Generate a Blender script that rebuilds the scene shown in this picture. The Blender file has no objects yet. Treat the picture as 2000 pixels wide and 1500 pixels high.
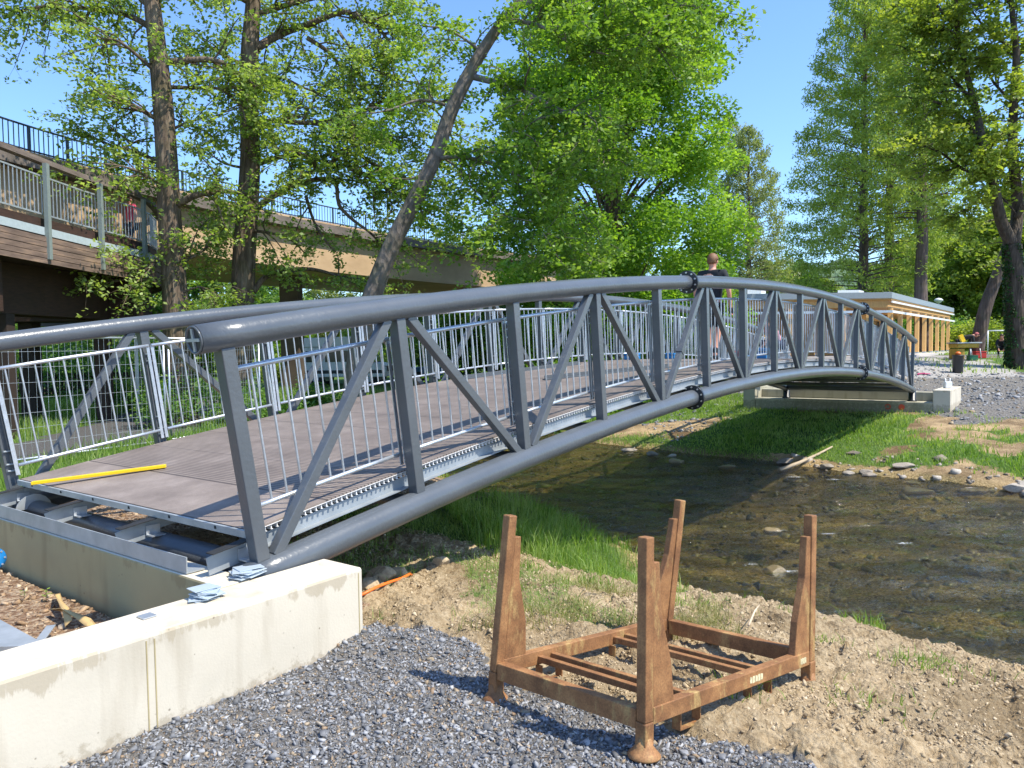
import bpy, bmesh, math, random
import numpy as np
from mathutils import Vector, Matrix
R_ = math.radians
PI = math.pi
rng = np.random.default_rng(7)
random.seed(7)
scene = bpy.context.scene
# ---------------------------------------------------------------- camera
CAM_H = 1.8; FOC = 1484.26; PIT = 0.04557; ROL = -0.01386
cam_d = bpy.data.cameras.new('camera'); cam = bpy.data.objects.new('camera', cam_d)
scene.collection.objects.link(cam); scene.camera = cam
cam_d.sensor_width = 36; cam_d.lens = FOC/2000*36; cam_d.clip_start = .05; cam_d.clip_end = 3000
_cp, _sp, _cr, _sr = math.cos(PIT), math.sin(PIT), math.cos(ROL), math.sin(ROL)
_r0, _u0, _f0 = Vector((1,0,0)), Vector((0,_sp,_cp)), Vector((0,_cp,-_sp))
_rt = _cr*_r0 + _sr*_u0; _up = _cr*_u0 - _sr*_r0
cam.matrix_world = Matrix(((_rt.x,_up.x,-_f0.x,0),(_rt.y,_up.y,-_f0.y,0),(_rt.z,_up.z,-_f0.z,CAM_H),(0,0,0,1)))
# ---------------------------------------------------------------- world, sun, exposure
SUN_EL = 57.0; SUN_AZ = math.degrees(math.atan2(.92, -.39))      # compass azimuth from +Y towards +X
world = bpy.data.worlds.new('World'); scene.world = world; world.use_nodes = True
wn = world.node_tree; bg = wn.nodes['Background']
sky = wn.nodes.new('ShaderNodeTexSky'); sky.sky_type = 'NISHITA'; sky.sun_disc = False
sky.sun_elevation = R_(SUN_EL); sky.sun_rotation = R_(SUN_AZ); sky.air_density = 1.1; sky.dust_density = .6; sky.ozone_density = 2.2; sky.altitude = 200
tnt = wn.nodes.new('ShaderNodeMix'); tnt.data_type = 'RGBA'; tnt.blend_type = 'MULTIPLY'; tnt.inputs[0].default_value = 1; tnt.inputs[7].default_value = (.83, 1.03, 1.30, 1)
wn.links.new(sky.outputs[0], tnt.inputs[6]); wn.links.new(tnt.outputs[2], bg.inputs[0]); bg.inputs[1].default_value = .15
sd = Vector((math.sin(R_(SUN_AZ))*math.cos(R_(SUN_EL)), math.cos(R_(SUN_AZ))*math.cos(R_(SUN_EL)), math.sin(R_(SUN_EL))))
sun_d = bpy.data.lights.new('sun', 'SUN'); sun = bpy.data.objects.new('sun', sun_d); scene.collection.objects.link(sun)
sun_d.energy = 4.6; sun_d.angle = R_(.53); sun_d.color = (1, .94, .82)
sun.rotation_euler = sd.to_track_quat('Z', 'Y').to_euler(); sun.location = (20,-10,40)
scene.view_settings.view_transform = 'Standard'; scene.view_settings.look = 'None'
scene.view_settings.exposure = .62; scene.view_settings.gamma = 1
# ---------------------------------------------------------------- helpers
C = scene.collection
ORG = {}
def ray(px, py):
    a, b = px-1000, py-750
    X = (_cr*a+_sr*b)/FOC; Y = (-_sr*a+_cr*b)/FOC
    return np.array([X, _cp-Y*_sp, -_sp-Y*_cp])
def at(px, py, depth):
    d = ray(px, py); return np.array([0,0,CAM_H])+d*(depth/d[1])
def atz(px, py, z):
    d = ray(px, py); return np.array([0,0,CAM_H])+d*((z-CAM_H)/d[2])
def tag(o, label=None, cat=None, group=None, kind=None):
    if label: o['label'] = label
    if cat: o['category'] = cat
    if group: o['group'] = group
    if kind: o['kind'] = kind
    return o
def thing(name, label, cat, loc=(0,0,0), group=None):
    o = bpy.data.objects.new(name, None); C.objects.link(o); o.location = loc; o.empty_display_size = .2
    ORG[o.name] = np.array(loc, float)
    return tag(o, label, cat, group)
def mesh_object(name, V, F, mat, parent=None, smooth=False, face_attr=None, vert_attr=None, mats=None, midx=None, org=None):
    V = np.asarray(V, float)
    o0 = ORG[parent.name] if parent is not None else (np.array(org, float) if org is not None else np.zeros(3))
    V = V-o0
    me = bpy.data.meshes.new(name)
    if isinstance(F, np.ndarray):
        n, k = F.shape
        me.vertices.add(len(V)); me.vertices.foreach_set('co', V.ravel())
        me.loops.add(n*k); me.loops.foreach_set('vertex_index', F.astype(np.int32).ravel())
        me.polygons.add(n); me.polygons.foreach_set('loop_start', np.arange(n, dtype=np.int32)*k)
        me.update(calc_edges=True)
    else:
        me.from_pydata([tuple(v) for v in V], [], F); me.update()
    if face_attr is not None:
        for kx, a in face_attr.items():
            at_ = me.attributes.new(kx, 'FLOAT', 'FACE'); at_.data.foreach_set('value', np.asarray(a, np.float32))
    if vert_attr is not None:
        for kx, a in vert_attr.items():
            a = np.asarray(a, np.float32)
            if a.ndim == 1:
                at_ = me.attributes.new(kx, 'FLOAT', 'POINT'); at_.data.foreach_set('value', a)
            else:
                at_ = me.attributes.new(kx, 'FLOAT_COLOR', 'POINT'); at_.data.foreach_set('color', a.ravel())
    if mats:
        for m in mats: me.materials.append(m)
        if midx is not None: me.polygons.foreach_set('material_index', np.asarray(midx, np.int32))
    elif mat: me.materials.append(mat)
    if smooth is True: me.polygons.foreach_set('use_smooth', np.ones(len(me.polygons), bool))
    elif smooth is not False: me.polygons.foreach_set('use_smooth', np.asarray(smooth, bool))
    o = bpy.data.objects.new(name, me); C.objects.link(o)
    if parent is not None: o.parent = parent
    elif org is not None: o.location = org
    ORG[o.name] = o0
    return o
def nrm(v):
    v = np.asarray(v, float); return v/(np.linalg.norm(v)+1e-12)
class MB:
    def __init__(s): s.v = []; s.f = []; s.sm = []
    def add(s, vs, fs, sm=False):
        n = len(s.v); s.v.extend([np.asarray(v, float) for v in vs]); s.f.extend([tuple(i+n for i in f) for f in fs]); s.sm.extend([sm]*len(fs)); return s
    def hexa(s, P):   # 8 points: bottom 4 (ccw), top 4
        return s.add(P, [(3,2,1,0),(4,5,6,7),(0,1,5,4),(1,2,6,5),(2,3,7,6),(3,0,4,7)])
    def box(s, x0, x1, y0, y1, z0, z1):
        return s.hexa([(x0,y0,z0),(x1,y0,z0),(x1,y1,z0),(x0,y1,z0),(x0,y0,z1),(x1,y0,z1),(x1,y1,z1),(x0,y1,z1)])
    def bbox(s, x0, x1, y0, y1, z0, z1, b=.01, xf=None):   # box with bevelled edges
        bm = bmesh.new(); bmesh.ops.create_cube(bm, size=1)
        for v in bm.verts: v.co = Vector((x0+(v.co.x+.5)*(x1-x0), y0+(v.co.y+.5)*(y1-y0), z0+(v.co.z+.5)*(z1-z0)))
        bmesh.ops.bevel(bm, geom=bm.edges[:], offset=b, segments=2, affect='EDGES', profile=.5)
        bm.verts.index_update(); vs = [np.array(v.co) for v in bm.verts]
        if xf: vs = [xf(v) for v in vs]
        s.add(vs, [tuple(v.index for v in f.verts) for f in bm.faces]); bm.free(); return s
    def bar(s, p, q, w, h, side=(0,0,1), ext=0):  # w along 'side x dir', h along side
        p, q = np.asarray(p, float), np.asarray(q, float); d = nrm(q-p); p = p-d*ext; q = q+d*ext
        a = nrm(np.cross(side, d)); b = np.cross(d, a); a = a*w/2; b = b*h/2
        return s.hexa([p-a-b, p+a-b, p+a+b, p-a+b, q-a-b, q+a-b, q+a+b, q-a+b])
    def tube(s, pts, rad, n=8, caps=True, sm=True):
        pts = [np.asarray(p, float) for p in pts]; m = len(pts)
        if np.isscalar(rad): rad = [rad]*m
        T = [nrm(pts[min(i+1,m-1)]-pts[max(i-1,0)]) for i in range(m)]
        u = nrm(np.cross(T[0], (0.13,0.21,1))) if abs(T[0][2]) < .95 else nrm(np.cross(T[0], (1,.1,0)))
        vs = []
        for i in range(m):
            u = nrm(u-T[i]*np.dot(u, T[i])); w = np.cross(T[i], u)
            for k in range(n):
                a = 2*PI*k/n; vs.append(pts[i]+(u*math.cos(a)+w*math.sin(a))*rad[i])
        fs = [(i*n+k, i*n+(k+1)%n, (i+1)*n+(k+1)%n, (i+1)*n+k) for i in range(m-1) for k in range(n)]
        s.add(vs, fs, sm)
        if caps:
            b = len(s.v)-len(vs); s.f.append(tuple(b+k for k in range(n-1,-1,-1))); s.f.append(tuple(b+(m-1)*n+k for k in range(n))); s.sm += [False, False]
        return s
    def lathe(s, c, prof, n=16, axis=(0,0,1), sm=True):
        c = np.asarray(c, float); ax = nrm(axis); u = nrm(np.cross(ax, (1,.01,.02))) if abs(ax[0]) < .9 else nrm(np.cross(ax, (0,0,1))); w = np.cross(ax, u)
        vs = []
        for r, z in prof:
            for k in range(n):
                a = 2*PI*k/n; vs.append(c+ax*z+(u*math.cos(a)+w*math.sin(a))*r)
        m = len(prof); fs = [(i*n+k, i*n+(k+1)%n, (i+1)*n+(k+1)%n, (i+1)*n+k) for i in range(m-1) for k in range(n)]
        b = len(s.v); s.add(vs, fs, sm); s.f.append(tuple(b+k for k in range(n-1,-1,-1))); s.f.append(tuple(b+(m-1)*n+k for k in range(n))); s.sm += [False, False]
        return s
    def prism(s, poly, z0, z1):
        n = len(poly); vs = [(x,y,z0) for x,y in poly]+[(x,y,z1) for x,y in poly]
        return s.add(vs, [tuple(range(n-1,-1,-1)), tuple(range(n,2*n))]+[(i,(i+1)%n,n+(i+1)%n,n+i) for i in range(n)])
    def build(s, name, mat, parent=None, org=None, **kw):
        return mesh_object(name, np.array(s.v), s.f, mat, parent, smooth=s.sm, org=org, **kw)
def bevel(o, w=.004, seg=2):
    m = o.modifiers.new('bevel', 'BEVEL'); m.width = w; m.segments = seg; m.limit_method = 'ANGLE'; m.angle_limit = R_(40); return o
def copy_tree(o, parent=None):
    c = o.copy(); C.objects.link(c)
    if parent is not None: c.parent = parent
    for ch in list(o.children): copy_tree(ch, c)
    return c
# value noise
def _h(ix, iy, s):
    n = (ix.astype(np.int64)*374761393+iy.astype(np.int64)*668265263+s*1442695041) & 0x7fffffff
    n = ((n ^ (n >> 13))*1274126177) & 0x7fffffff
    return ((n ^ (n >> 16)) & 0xffff)/65535.
def vn(x, y, s=0):
    x = np.asarray(x, float); y = np.asarray(y, float)
    ix, iy = np.floor(x), np.floor(y); fx, fy = x-ix, y-iy; fx = fx*fx*(3-2*fx); fy = fy*fy*(3-2*fy)
    a = _h(ix,iy,s); b = _h(ix+1,iy,s); c = _h(ix,iy+1,s); d = _h(ix+1,iy+1,s)
    return (a*(1-fx)+b*fx)*(1-fy)+(c*(1-fx)+d*fx)*fy
def fbm(x, y, s=0, o=4):
    t = 0; a = .5
    for i in range(o): t = t+a*vn(x*2**i, y*2**i, s+i*17); a *= .5
    return t
def sstep(a, b, x): t = np.clip((x-a)/(b-a), 0, 1); return t*t*(3-2*t)
def inpoly(x, y, poly):
    c = np.zeros(x.shape, bool); n = len(poly); j = n-1
    for i in range(n):
        xi, yi = poly[i]; xj, yj = poly[j]
        c ^= ((yi > y) != (yj > y)) & (x < (xj-xi)*(y-yi)/(yj-yi+1e-12)+xi); j = i
    return c
# ---------------------------------------------------------------- materials
def new_mat(name):
    m = bpy.data.materials.new(name); m.use_nodes = True; nt = m.node_tree
    return m, nt, nt.nodes['Principled BSDF']
def nd(nt, t, ins=None, **kw):
    n = nt.nodes.new('ShaderNode'+t)
    for k, v in kw.items(): setattr(n, k, v)
    if ins:
        for k, v in ins.items():
            if hasattr(v, 'is_linked') or isinstance(v, bpy.types.NodeSocket): nt.links.new(v, n.inputs[k])
            else: n.inputs[k].default_value = v
    return n
def rampn(nt, fac, stops):
    r = nt.nodes.new('ShaderNodeValToRGB'); nt.links.new(fac, r.inputs[0]); e = r.color_ramp.elements
    e[0].position, e[0].color = stops[0][0], (*stops[0][1], 1); e[1].position, e[1].color = stops[-1][0], (*stops[-1][1], 1)
    for p, c in stops[1:-1]: x = e.new(p); x.color = (*c, 1)
    return r
def mixc(nt, f, a, b, mode='MIX'):
    m = nt.nodes.new('ShaderNodeMix'); m.data_type = 'RGBA'; m.blend_type = mode
    for i, v in ((0, f), (6, a), (7, b)):
        if isinstance(v, bpy.types.NodeSocket): nt.links.new(v, m.inputs[i])
        else: m.inputs[i].default_value = v if i == 0 or len(v) == 4 else (*v, 1)
    return m.outputs[2]
def coord(nt, scale=(1,1,1)):
    tc = nd(nt, 'TexCoord'); mp = nd(nt, 'Mapping', {'Vector': tc.outputs['Object']}); mp.inputs['Scale'].default_value = scale; return mp.outputs[0]
def geo(nt, scale=(1,1,1)):
    g = nd(nt, 'NewGeometry'); mp = nd(nt, 'Mapping', {'Vector': g.outputs['Position']}); mp.inputs['Scale'].default_value = scale; return mp.outputs[0]
def noise_mat(name, stops, scale=10, rough=.7, bump=.2, bscale=None, metal=0, stretch=(1,1,1), detail=6, spec=.5, bdist=.01, world_space=False):
    m, nt, b = new_mat(name); v = (geo if world_space else coord)(nt, stretch)
    n = nd(nt, 'TexNoise', {'Vector': v, 'Scale': scale, 'Detail': detail, 'Roughness': .6})
    r = rampn(nt, n.outputs[0], stops); nt.links.new(r.outputs[0], b.inputs['Base Color'])
    b.inputs['Roughness'].default_value = rough; b.inputs['Metallic'].default_value = metal; b.inputs['Specular IOR Level'].default_value = spec
    if bump:
        n2 = nd(nt, 'TexNoise', {'Vector': v, 'Scale': bscale or scale*3, 'Detail': 5})
        bp = nd(nt, 'Bump', {'Height': n2.outputs[0], 'Strength': bump, 'Distance': bdist}); nt.links.new(bp.outputs[0], b.inputs['Normal'])
    return m
def plain(name, col, rough=.5, metal=0, var=.08, scale=15, bump=.05):
    c = np.array(col); return noise_mat(name, [(.3, tuple(c*(1-var))), (.7, tuple(np.minimum(c*(1+var), 1)))], scale=scale, rough=rough, metal=metal, bump=bump)
M = {}
# grey steel paint with faint orange peel so the highlight breaks up
m, nt, b = new_mat('grey_steel_paint'); v = geo(nt)
n = nd(nt, 'TexNoise', {'Vector': v, 'Scale': 3., 'Detail': 6}); r = rampn(nt, n.outputs[0], [(.3, (.082,.092,.101)), (.7, (.102,.113,.123))])
n3 = nd(nt, 'TexNoise', {'Vector': v, 'Scale': 60., 'Detail': 4}); r3 = rampn(nt, n3.outputs[0], [(.62, (0,0,0)), (.75, (.25,.25,.25))])
nt.links.new(mixc(nt, r3.outputs[0], r.outputs[0], (.13,.14,.145)), b.inputs['Base Color'])
n2 = nd(nt, 'TexNoise', {'Vector': v, 'Scale': 34., 'Detail': 4}); bp = nd(nt, 'Bump', {'Height': n2.outputs[0], 'Strength': .4, 'Distance': .006})
nt.links.new(bp.outputs[0], b.inputs['Normal']); b.inputs['Roughness'].default_value = .30; b.inputs['Coat Weight'].default_value = .15; b.inputs['Coat Roughness'].default_value = .12
M['paint'] = m
M['flange'] = plain('dark_flange_paint', (.02,.024,.03), .35)
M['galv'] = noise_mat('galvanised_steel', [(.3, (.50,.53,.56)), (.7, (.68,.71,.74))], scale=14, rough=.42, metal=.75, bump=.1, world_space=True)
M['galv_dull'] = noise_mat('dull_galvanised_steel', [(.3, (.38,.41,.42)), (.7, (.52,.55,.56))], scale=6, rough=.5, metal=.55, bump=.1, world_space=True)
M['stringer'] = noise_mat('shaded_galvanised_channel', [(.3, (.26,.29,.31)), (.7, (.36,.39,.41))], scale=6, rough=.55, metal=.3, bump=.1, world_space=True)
M['bolt'] = plain('bolt_zinc', (.6,.62,.63), .35, .8)
M['rubber'] = plain('black_rubber', (.018,.018,.018), .7)
M['black'] = plain('black_cloth', (.016,.017,.02), .85, bump=.2)
M['darkplastic'] = plain('dark_plastic', (.025,.027,.03), .45)
M['white'] = plain('white_paint', (.78,.78,.76), .35)
M['red'] = plain('red_plastic', (.55,.03,.02), .4)
M['blue'] = plain('blue_plastic', (.01,.17,.42), .4)
M['yellow'] = plain('yellow_paint', (.85,.55,.01), .35)
M['orange'] = plain('orange_sheath', (.85,.17,.02), .4)
M['pink'] = plain('pink_cloth', (.78,.09,.16), .85)
M['skin'] = plain('skin', (.62,.30,.20), .55, var=.06)
M['hair'] = noise_mat('red_blond_hair', [(.3,(.12,.055,.02)),(.7,(.26,.125,.05))], scale=60, rough=.6, bump=.4)
M['darkhair'] = plain('brown_hair', (.06,.035,.02), .6)
M['glass'] = plain('dark_window_glass', (.02,.03,.035), .06, bump=0)
M['lamp_glass'] = plain('opal_lamp_glass', (.72,.74,.74), .2)
M['navy'] = plain('navy_cloth', (.02,.03,.07), .85)
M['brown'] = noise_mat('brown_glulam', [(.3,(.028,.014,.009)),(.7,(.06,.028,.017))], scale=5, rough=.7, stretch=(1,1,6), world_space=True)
M['larch'] = noise_mat('yellow_larch_timber', [(.3,(.50,.27,.08)),(.7,(.66,.39,.14))], scale=6, rough=.6, stretch=(4,4,.6), world_space=True)
M['concrete_dark'] = noise_mat('weathered_dark_concrete', [(.3,(.10,.085,.07)),(.55,(.17,.14,.12)),(.75,(.24,.205,.18))], scale=1.6, rough=.9, bump=.3, world_space=True)
M['concrete_beige'] = noise_mat('beige_girder_concrete', [(.3,(.40,.27,.15)),(.6,(.52,.36,.21)),(.8,(.60,.44,.28))], scale=.6, rough=.85, bump=.2, stretch=(1,1,2), world_space=True)
M['woodstrip'] = noise_mat('weathered_cladding_timber', [(.25,(.085,.055,.04)),(.5,(.17,.115,.085)),(.75,(.33,.215,.14))], scale=1.4, rough=.8, bump=.4, stretch=(1,1,7), world_space=True)
M['handrail_wood'] = noise_mat('grey_brown_handrail_timber', [(.3,(.10,.075,.06)),(.7,(.22,.17,.135))], scale=2, rough=.8, bump=.4, stretch=(1,1,6), world_space=True)
M['rustsoil'] = None
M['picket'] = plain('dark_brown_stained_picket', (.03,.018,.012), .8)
M['bark'] = None
def bark(name, a, b_, c, sc=9, st=(1,1,.18)):
    m, nt, b = new_mat(name); v = geo(nt, st)
    vo = nd(nt, 'TexVoronoi', {'Vector': v, 'Scale': sc*1.6}); n = nd(nt, 'TexNoise', {'Vector': v, 'Scale': sc, 'Detail': 8, 'Roughness': .65})
    n2 = nd(nt, 'TexNoise', {'Vector': geo(nt), 'Scale': 2.2, 'Detail': 4})
    r = rampn(nt, n.outputs[0], [(.3, a), (.5, b_), (.72, c)]); r2 = rampn(nt, n2.outputs[0], [(.45, (1,1,1)), (.75, (.62,.72,.42))])
    nt.links.new(mixc(nt, .8, r.outputs[0], r2.outputs[0], 'MULTIPLY'), b.inputs['Base Color']); b.inputs['Roughness'].default_value = .95
    s = nd(nt, 'Math', {0: vo.outputs[0], 1: n.outputs[0]}, operation='ADD'); bp = nd(nt, 'Bump', {'Height': s.outputs[0], 'Strength': .9, 'Distance': .04}); nt.links.new(bp.outputs[0], b.inputs['Normal'])
    return m
M['bark_alder'] = bark('rough_brown_bark', (.045,.03,.02), (.135,.095,.065), (.26,.20,.145))
M['bark_dark'] = bark('dark_brown_bark', (.03,.022,.016), (.075,.055,.04), (.13,.10,.075))
M['bark_smooth'] = bark('grey_smooth_bark', (.09,.07,.055), (.17,.14,.115), (.25,.21,.18), sc=5, st=(1,1,.5))
M['bark_red'] = bark('reddish_fissured_bark', (.05,.032,.026), (.115,.08,.066), (.19,.14,.115), sc=6, st=(1,1,.08))
def leaf_mat(name, cols, trans=.45, rough=.5):
    m, nt, b = new_mat(name)
    a = nd(nt, 'Attribute', attribute_name='tint'); r = rampn(nt, a.outputs['Fac'], [(i/(len(cols)-1), c) for i, c in enumerate(cols)])
    b.inputs['Roughness'].default_value = rough; b.inputs['Specular IOR Level'].default_value = .35
    nt.links.new(r.outputs[0], b.inputs['Base Color'])
    t = nd(nt, 'BsdfTranslucent'); tc = mixc(nt, 1., r.outputs[0], (1.45,1.5,.55), 'MULTIPLY'); nt.links.new(tc, t.inputs[0])
    ms = nd(nt, 'MixShader', {0: trans}); nt.links.new(b.outputs[0], ms.inputs[1]); nt.links.new(t.outputs[0], ms.inputs[2])
    nt.links.new(ms.outputs[0], nt.nodes['Material Output'].inputs[0]); return m
M['leaf_alder'] = leaf_mat('alder_leaf', [(.10,.165,.035),(.235,.325,.075),(.46,.55,.21)], .5)
M['leaf_robinia'] = leaf_mat('feathery_leaf', [(.085,.17,.025),(.17,.29,.04),(.34,.46,.10)], .47)
M['leaf_linden'] = leaf_mat('bright_maple_leaf', [(.07,.165,.018),(.19,.335,.035),(.38,.53,.085)], .45)
M['leaf_redwood'] = leaf_mat('feathery_conifer_leaf', [(.18,.24,.05),(.30,.38,.08),(.44,.52,.16)], .5)
M['leaf_redwood_pale'] = leaf_mat('sparse_new_conifer_leaf', [(.17,.22,.08),(.26,.30,.12),(.36,.40,.18)], .45)
M['leaf_right'] = leaf_mat('yellow_green_leaf', [(.11,.17,.03),(.22,.29,.05),(.40,.44,.09)], .5)
M['leaf_wood'] = leaf_mat('woodland_leaf', [(.07,.15,.03),(.15,.26,.05),(.28,.40,.09)], .45)
M['leaf_bush'] = leaf_mat('bush_leaf', [(.05,.13,.03),(.12,.24,.05),(.24,.37,.09)], .45)
M['leaf_willow'] = leaf_mat('pale_willow_leaf', [(.16,.20,.06),(.25,.29,.10),(.36,.38,.16)], .45)
M['ivy'] = leaf_mat('ivy_leaf', [(.015,.05,.012),(.03,.09,.02),(.06,.14,.03)], .2, .35)
M['grass'] = leaf_mat('grass_blade', [(.08,.165,.022),(.19,.31,.05),(.38,.46,.17)], .45, .5)
M['drygrass'] = leaf_mat('pale_dry_grass', [(.16,.17,.05),(.27,.26,.10),(.40,.35,.18)], .35, .6)
M['stone'] = None
def stone_mat(name, cols, rough=.75):
    m, nt, b = new_mat(name); a = nd(nt, 'Attribute', attribute_name='tint'); r = rampn(nt, a.outputs['Fac'], [(p, c) for p, c in cols])
    n = nd(nt, 'TexNoise', {'Vector': geo(nt), 'Scale': 45., 'Detail': 4}); r2 = rampn(nt, n.outputs[0], [(.3,(.72,.72,.72)),(.7,(1.15,1.15,1.15))])
    nt.links.new(mixc(nt, 1., r.outputs[0], r2.outputs[0], 'MULTIPLY'), b.inputs['Base Color']); b.inputs['Roughness'].default_value = rough
    bp = nd(nt, 'Bump', {'Height': n.outputs[0], 'Strength': .3, 'Distance': .004}); nt.links.new(bp.outputs[0], b.inputs['Normal']); return m
M['slate'] = stone_mat('slate_chippings', [(0,(.10,.102,.105)),(.35,(.18,.182,.187)),(.7,(.275,.278,.285)),(.88,(.42,.42,.42)),(.90,(.36,.28,.18)),(1,(.26,.17,.10))])
M['clod'] = stone_mat('dry_soil_clod', [(0,(.27,.195,.11)),(.5,(.42,.32,.19)),(1,(.54,.43,.28))], .95)
M['rock'] = stone_mat('river_rock', [(0,(.16,.13,.10)),(.5,(.28,.235,.18)),(1,(.46,.41,.34))], .8)
M['wetrock'] = stone_mat('wet_river_rock', [(0,(.18,.135,.065)),(.5,(.26,.20,.105)),(1,(.36,.285,.16))], .35)
M['chips'] = stone_mat('wood_chips', [(0,(.20,.12,.06)),(.5,(.38,.25,.14)),(1,(.60,.46,.30))], .9)
# concrete with pores, board joints and wet-looking stains
def concrete(name, base, dark, stain=.6, top=None):
    m, nt, b = new_mat(name); v = geo(nt)
    n = nd(nt, 'TexNoise', {'Vector': v, 'Scale': 1.3, 'Detail': 8, 'Roughness': .6}); r = rampn(nt, n.outputs[0], [(.3, tuple(np.array(base)*.86)), (.55, base), (.8, tuple(np.minimum(np.array(base)*1.1,1)))])
    g2 = geo(nt, (1.6,1.6,.22)); n2 = nd(nt, 'TexNoise', {'Vector': g2, 'Scale': 3.2, 'Detail': 6}); r2 = rampn(nt, n2.outputs[0], [(.52,(0,0,0)),(.70,(stain,)*3)])
    c = mixc(nt, r2.outputs[0], r.outputs[0], dark)
    sp = nd(nt, 'SeparateXYZ', {0: v}); zf_ = nd(nt, 'MapRange', {'Value': sp.outputs[2], 'From Min': .26, 'From Max': .42, 'To Min': -.25, 'To Max': .10}); nA = nd(nt, 'TexNoise', {'Vector': geo(nt, (1,1,.25)), 'Scale': 4.5, 'Detail': 8, 'Roughness': .7}); nB = nd(nt, 'Math', {0: nA.outputs[0], 1: zf_.outputs[0]}, operation='ADD'); rB = rampn(nt, nB.outputs[0], [(.60,(0,0,0)),(.64,(.65,.65,.65))]); gN = nd(nt, 'NewGeometry'); sN = nd(nt, 'SeparateXYZ', {0: gN.outputs['Normal']}); nz = nd(nt, 'Math', {0: sN.outputs[2], 1: .5}, operation='LESS_THAN'); c = mixc(nt, mixc(nt, 1., rB.outputs[0], nz.outputs[0], 'MULTIPLY'), c, tuple(np.array(dark)*1.15))
    zg = nd(nt, 'MapRange', {'Value': sp.outputs[2], 'From Min': .0, 'From Max': .14, 'To Min': .16, 'To Max': -.2}); nG = nd(nt, 'Math', {0: n4_ if False else nd(nt, 'TexNoise', {'Vector': v, 'Scale': 14., 'Detail': 8, 'Roughness': .75}).outputs[0], 1: zg.outputs[0]}, operation='ADD'); rG = rampn(nt, nG.outputs[0], [(.55,(0,0,0)),(.66,(.6,.6,.6))]); c = mixc(nt, rG.outputs[0], c, tuple(np.array(dark)*.95))
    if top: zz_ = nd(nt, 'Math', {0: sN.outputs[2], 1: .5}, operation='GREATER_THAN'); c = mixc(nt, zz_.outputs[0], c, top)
    vo = nd(nt, 'TexVoronoi', {'Vector': v, 'Scale': 16.}); r3 = rampn(nt, vo.outputs[0], [(.07,(1,1,1)),(.12,(0,0,0))]); pm = nd(nt,'TexNoise',{'Vector':v,'Scale':9.}); rp = rampn(nt, pm.outputs[0], [(.5,(0,0,0)),(.6,(.8,.8,.8))])
    c = mixc(nt, mixc(nt, 1., r3.outputs[0], rp.outputs[0], 'MULTIPLY'), c, tuple(np.array(dark)*.6))
    nt.links.new(c, b.inputs['Base Color']); b.inputs['Roughness'].default_value = .9
    n4 = nd(nt, 'TexNoise', {'Vector': v, 'Scale': 70., 'Detail': 6}); bp = nd(nt, 'Bump', {'Height': n4.outputs[0], 'Strength': .25, 'Distance': .004}); nt.links.new(bp.outputs[0], b.inputs['Normal']); return m
M['concrete'] = concrete('new_concrete', (.60,.535,.42), (.34,.28,.19))
M['concrete_yellow'] = concrete('bounce_tinted_concrete', (.42,.34,.175), (.28,.21,.10), top=(.60,.535,.42))  # bounce light from the wood chips painted into the upright faces; tops stay pale
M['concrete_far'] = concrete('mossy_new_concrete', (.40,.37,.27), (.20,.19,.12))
# rust
m, nt, b = new_mat('rusty_brown_steel'); v = geo(nt)
n = nd(nt, 'TexNoise', {'Vector': v, 'Scale': 7., 'Detail': 8, 'Roughness': .65}); r = rampn(nt, n.outputs[0], [(.28,(.135,.056,.020)),(.5,(.26,.118,.042)),(.72,(.40,.20,.075))])
g2 = geo(nt, (1,1,.35)); n2 = nd(nt, 'TexNoise', {'Vector': g2, 'Scale': 9., 'Detail': 5, 'Roughness': .7}); r2 = rampn(nt, n2.outputs[0], [(.56,(0,0,0)),(.68,(.75,.75,.75))])
c = mixc(nt, r2.outputs[0], r.outputs[0], (.45,.30,.11)); n3 = nd(nt, 'TexNoise', {'Vector': v, 'Scale': 120., 'Detail': 4}); r3 = rampn(nt, n3.outputs[0], [(.3,(.75,.75,.75)),(.7,(1.2,1.2,1.2))])
nt.links.new(mixc(nt, 1., c, r3.outputs[0], 'MULTIPLY'), b.inputs['Base Color']); b.inputs['Roughness'].default_value = .7
bp = nd(nt, 'Bump', {'Height': n3.outputs[0], 'Strength': .3, 'Distance': .003}); nt.links.new(bp.outputs[0], b.inputs['Normal']); M['rust'] = m
# deck boards
m, nt, b = new_mat('brown_composite_decking')
a = nd(nt, 'Attribute', attribute_name='along'); v = geo(nt)
rib = nd(nt, 'Math', {0: a.outputs['Fac'], 1: 2*PI/.034}, operation='MULTIPLY'); rs = nd(nt, 'Math', {0: rib.outputs[0]}, operation='SINE')
sm_ = nd(nt, 'Math', {0: a.outputs['Fac'], 1: .62}, operation='GREATER_THAN')
rr = nd(nt, 'MapRange', {'Value': rs.outputs[0], 'From Min': -.9, 'From Max': -.35, 'To Min': 0., 'To Max': 1.})
inv = nd(nt, 'Math', {0: 1., 1: rr.outputs[0]}, operation='SUBTRACT'); gr0 = nd(nt, 'Math', {0: inv.outputs[0], 1: sm_.outputs[0]}, operation='MULTIPLY'); fr1 = nd(nt, 'Math', {0: a.outputs['Fac'], 1: .62}, operation='MODULO'); sea = nd(nt, 'Math', {0: fr1.outputs[0], 1: .011}, operation='LESS_THAN'); gro = nd(nt, 'Math', {0: gr0.outputs[0], 1: sea.outputs[0]}, operation='MAXIMUM')
n = nd(nt, 'TexNoise', {'Vector': v, 'Scale': 2.2, 'Detail': 10, 'Roughness': .7}); r = rampn(nt, n.outputs[0], [(.3,(.155,.124,.104)),(.5,(.228,.185,.157)),(.7,(.32,.265,.228))])
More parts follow.
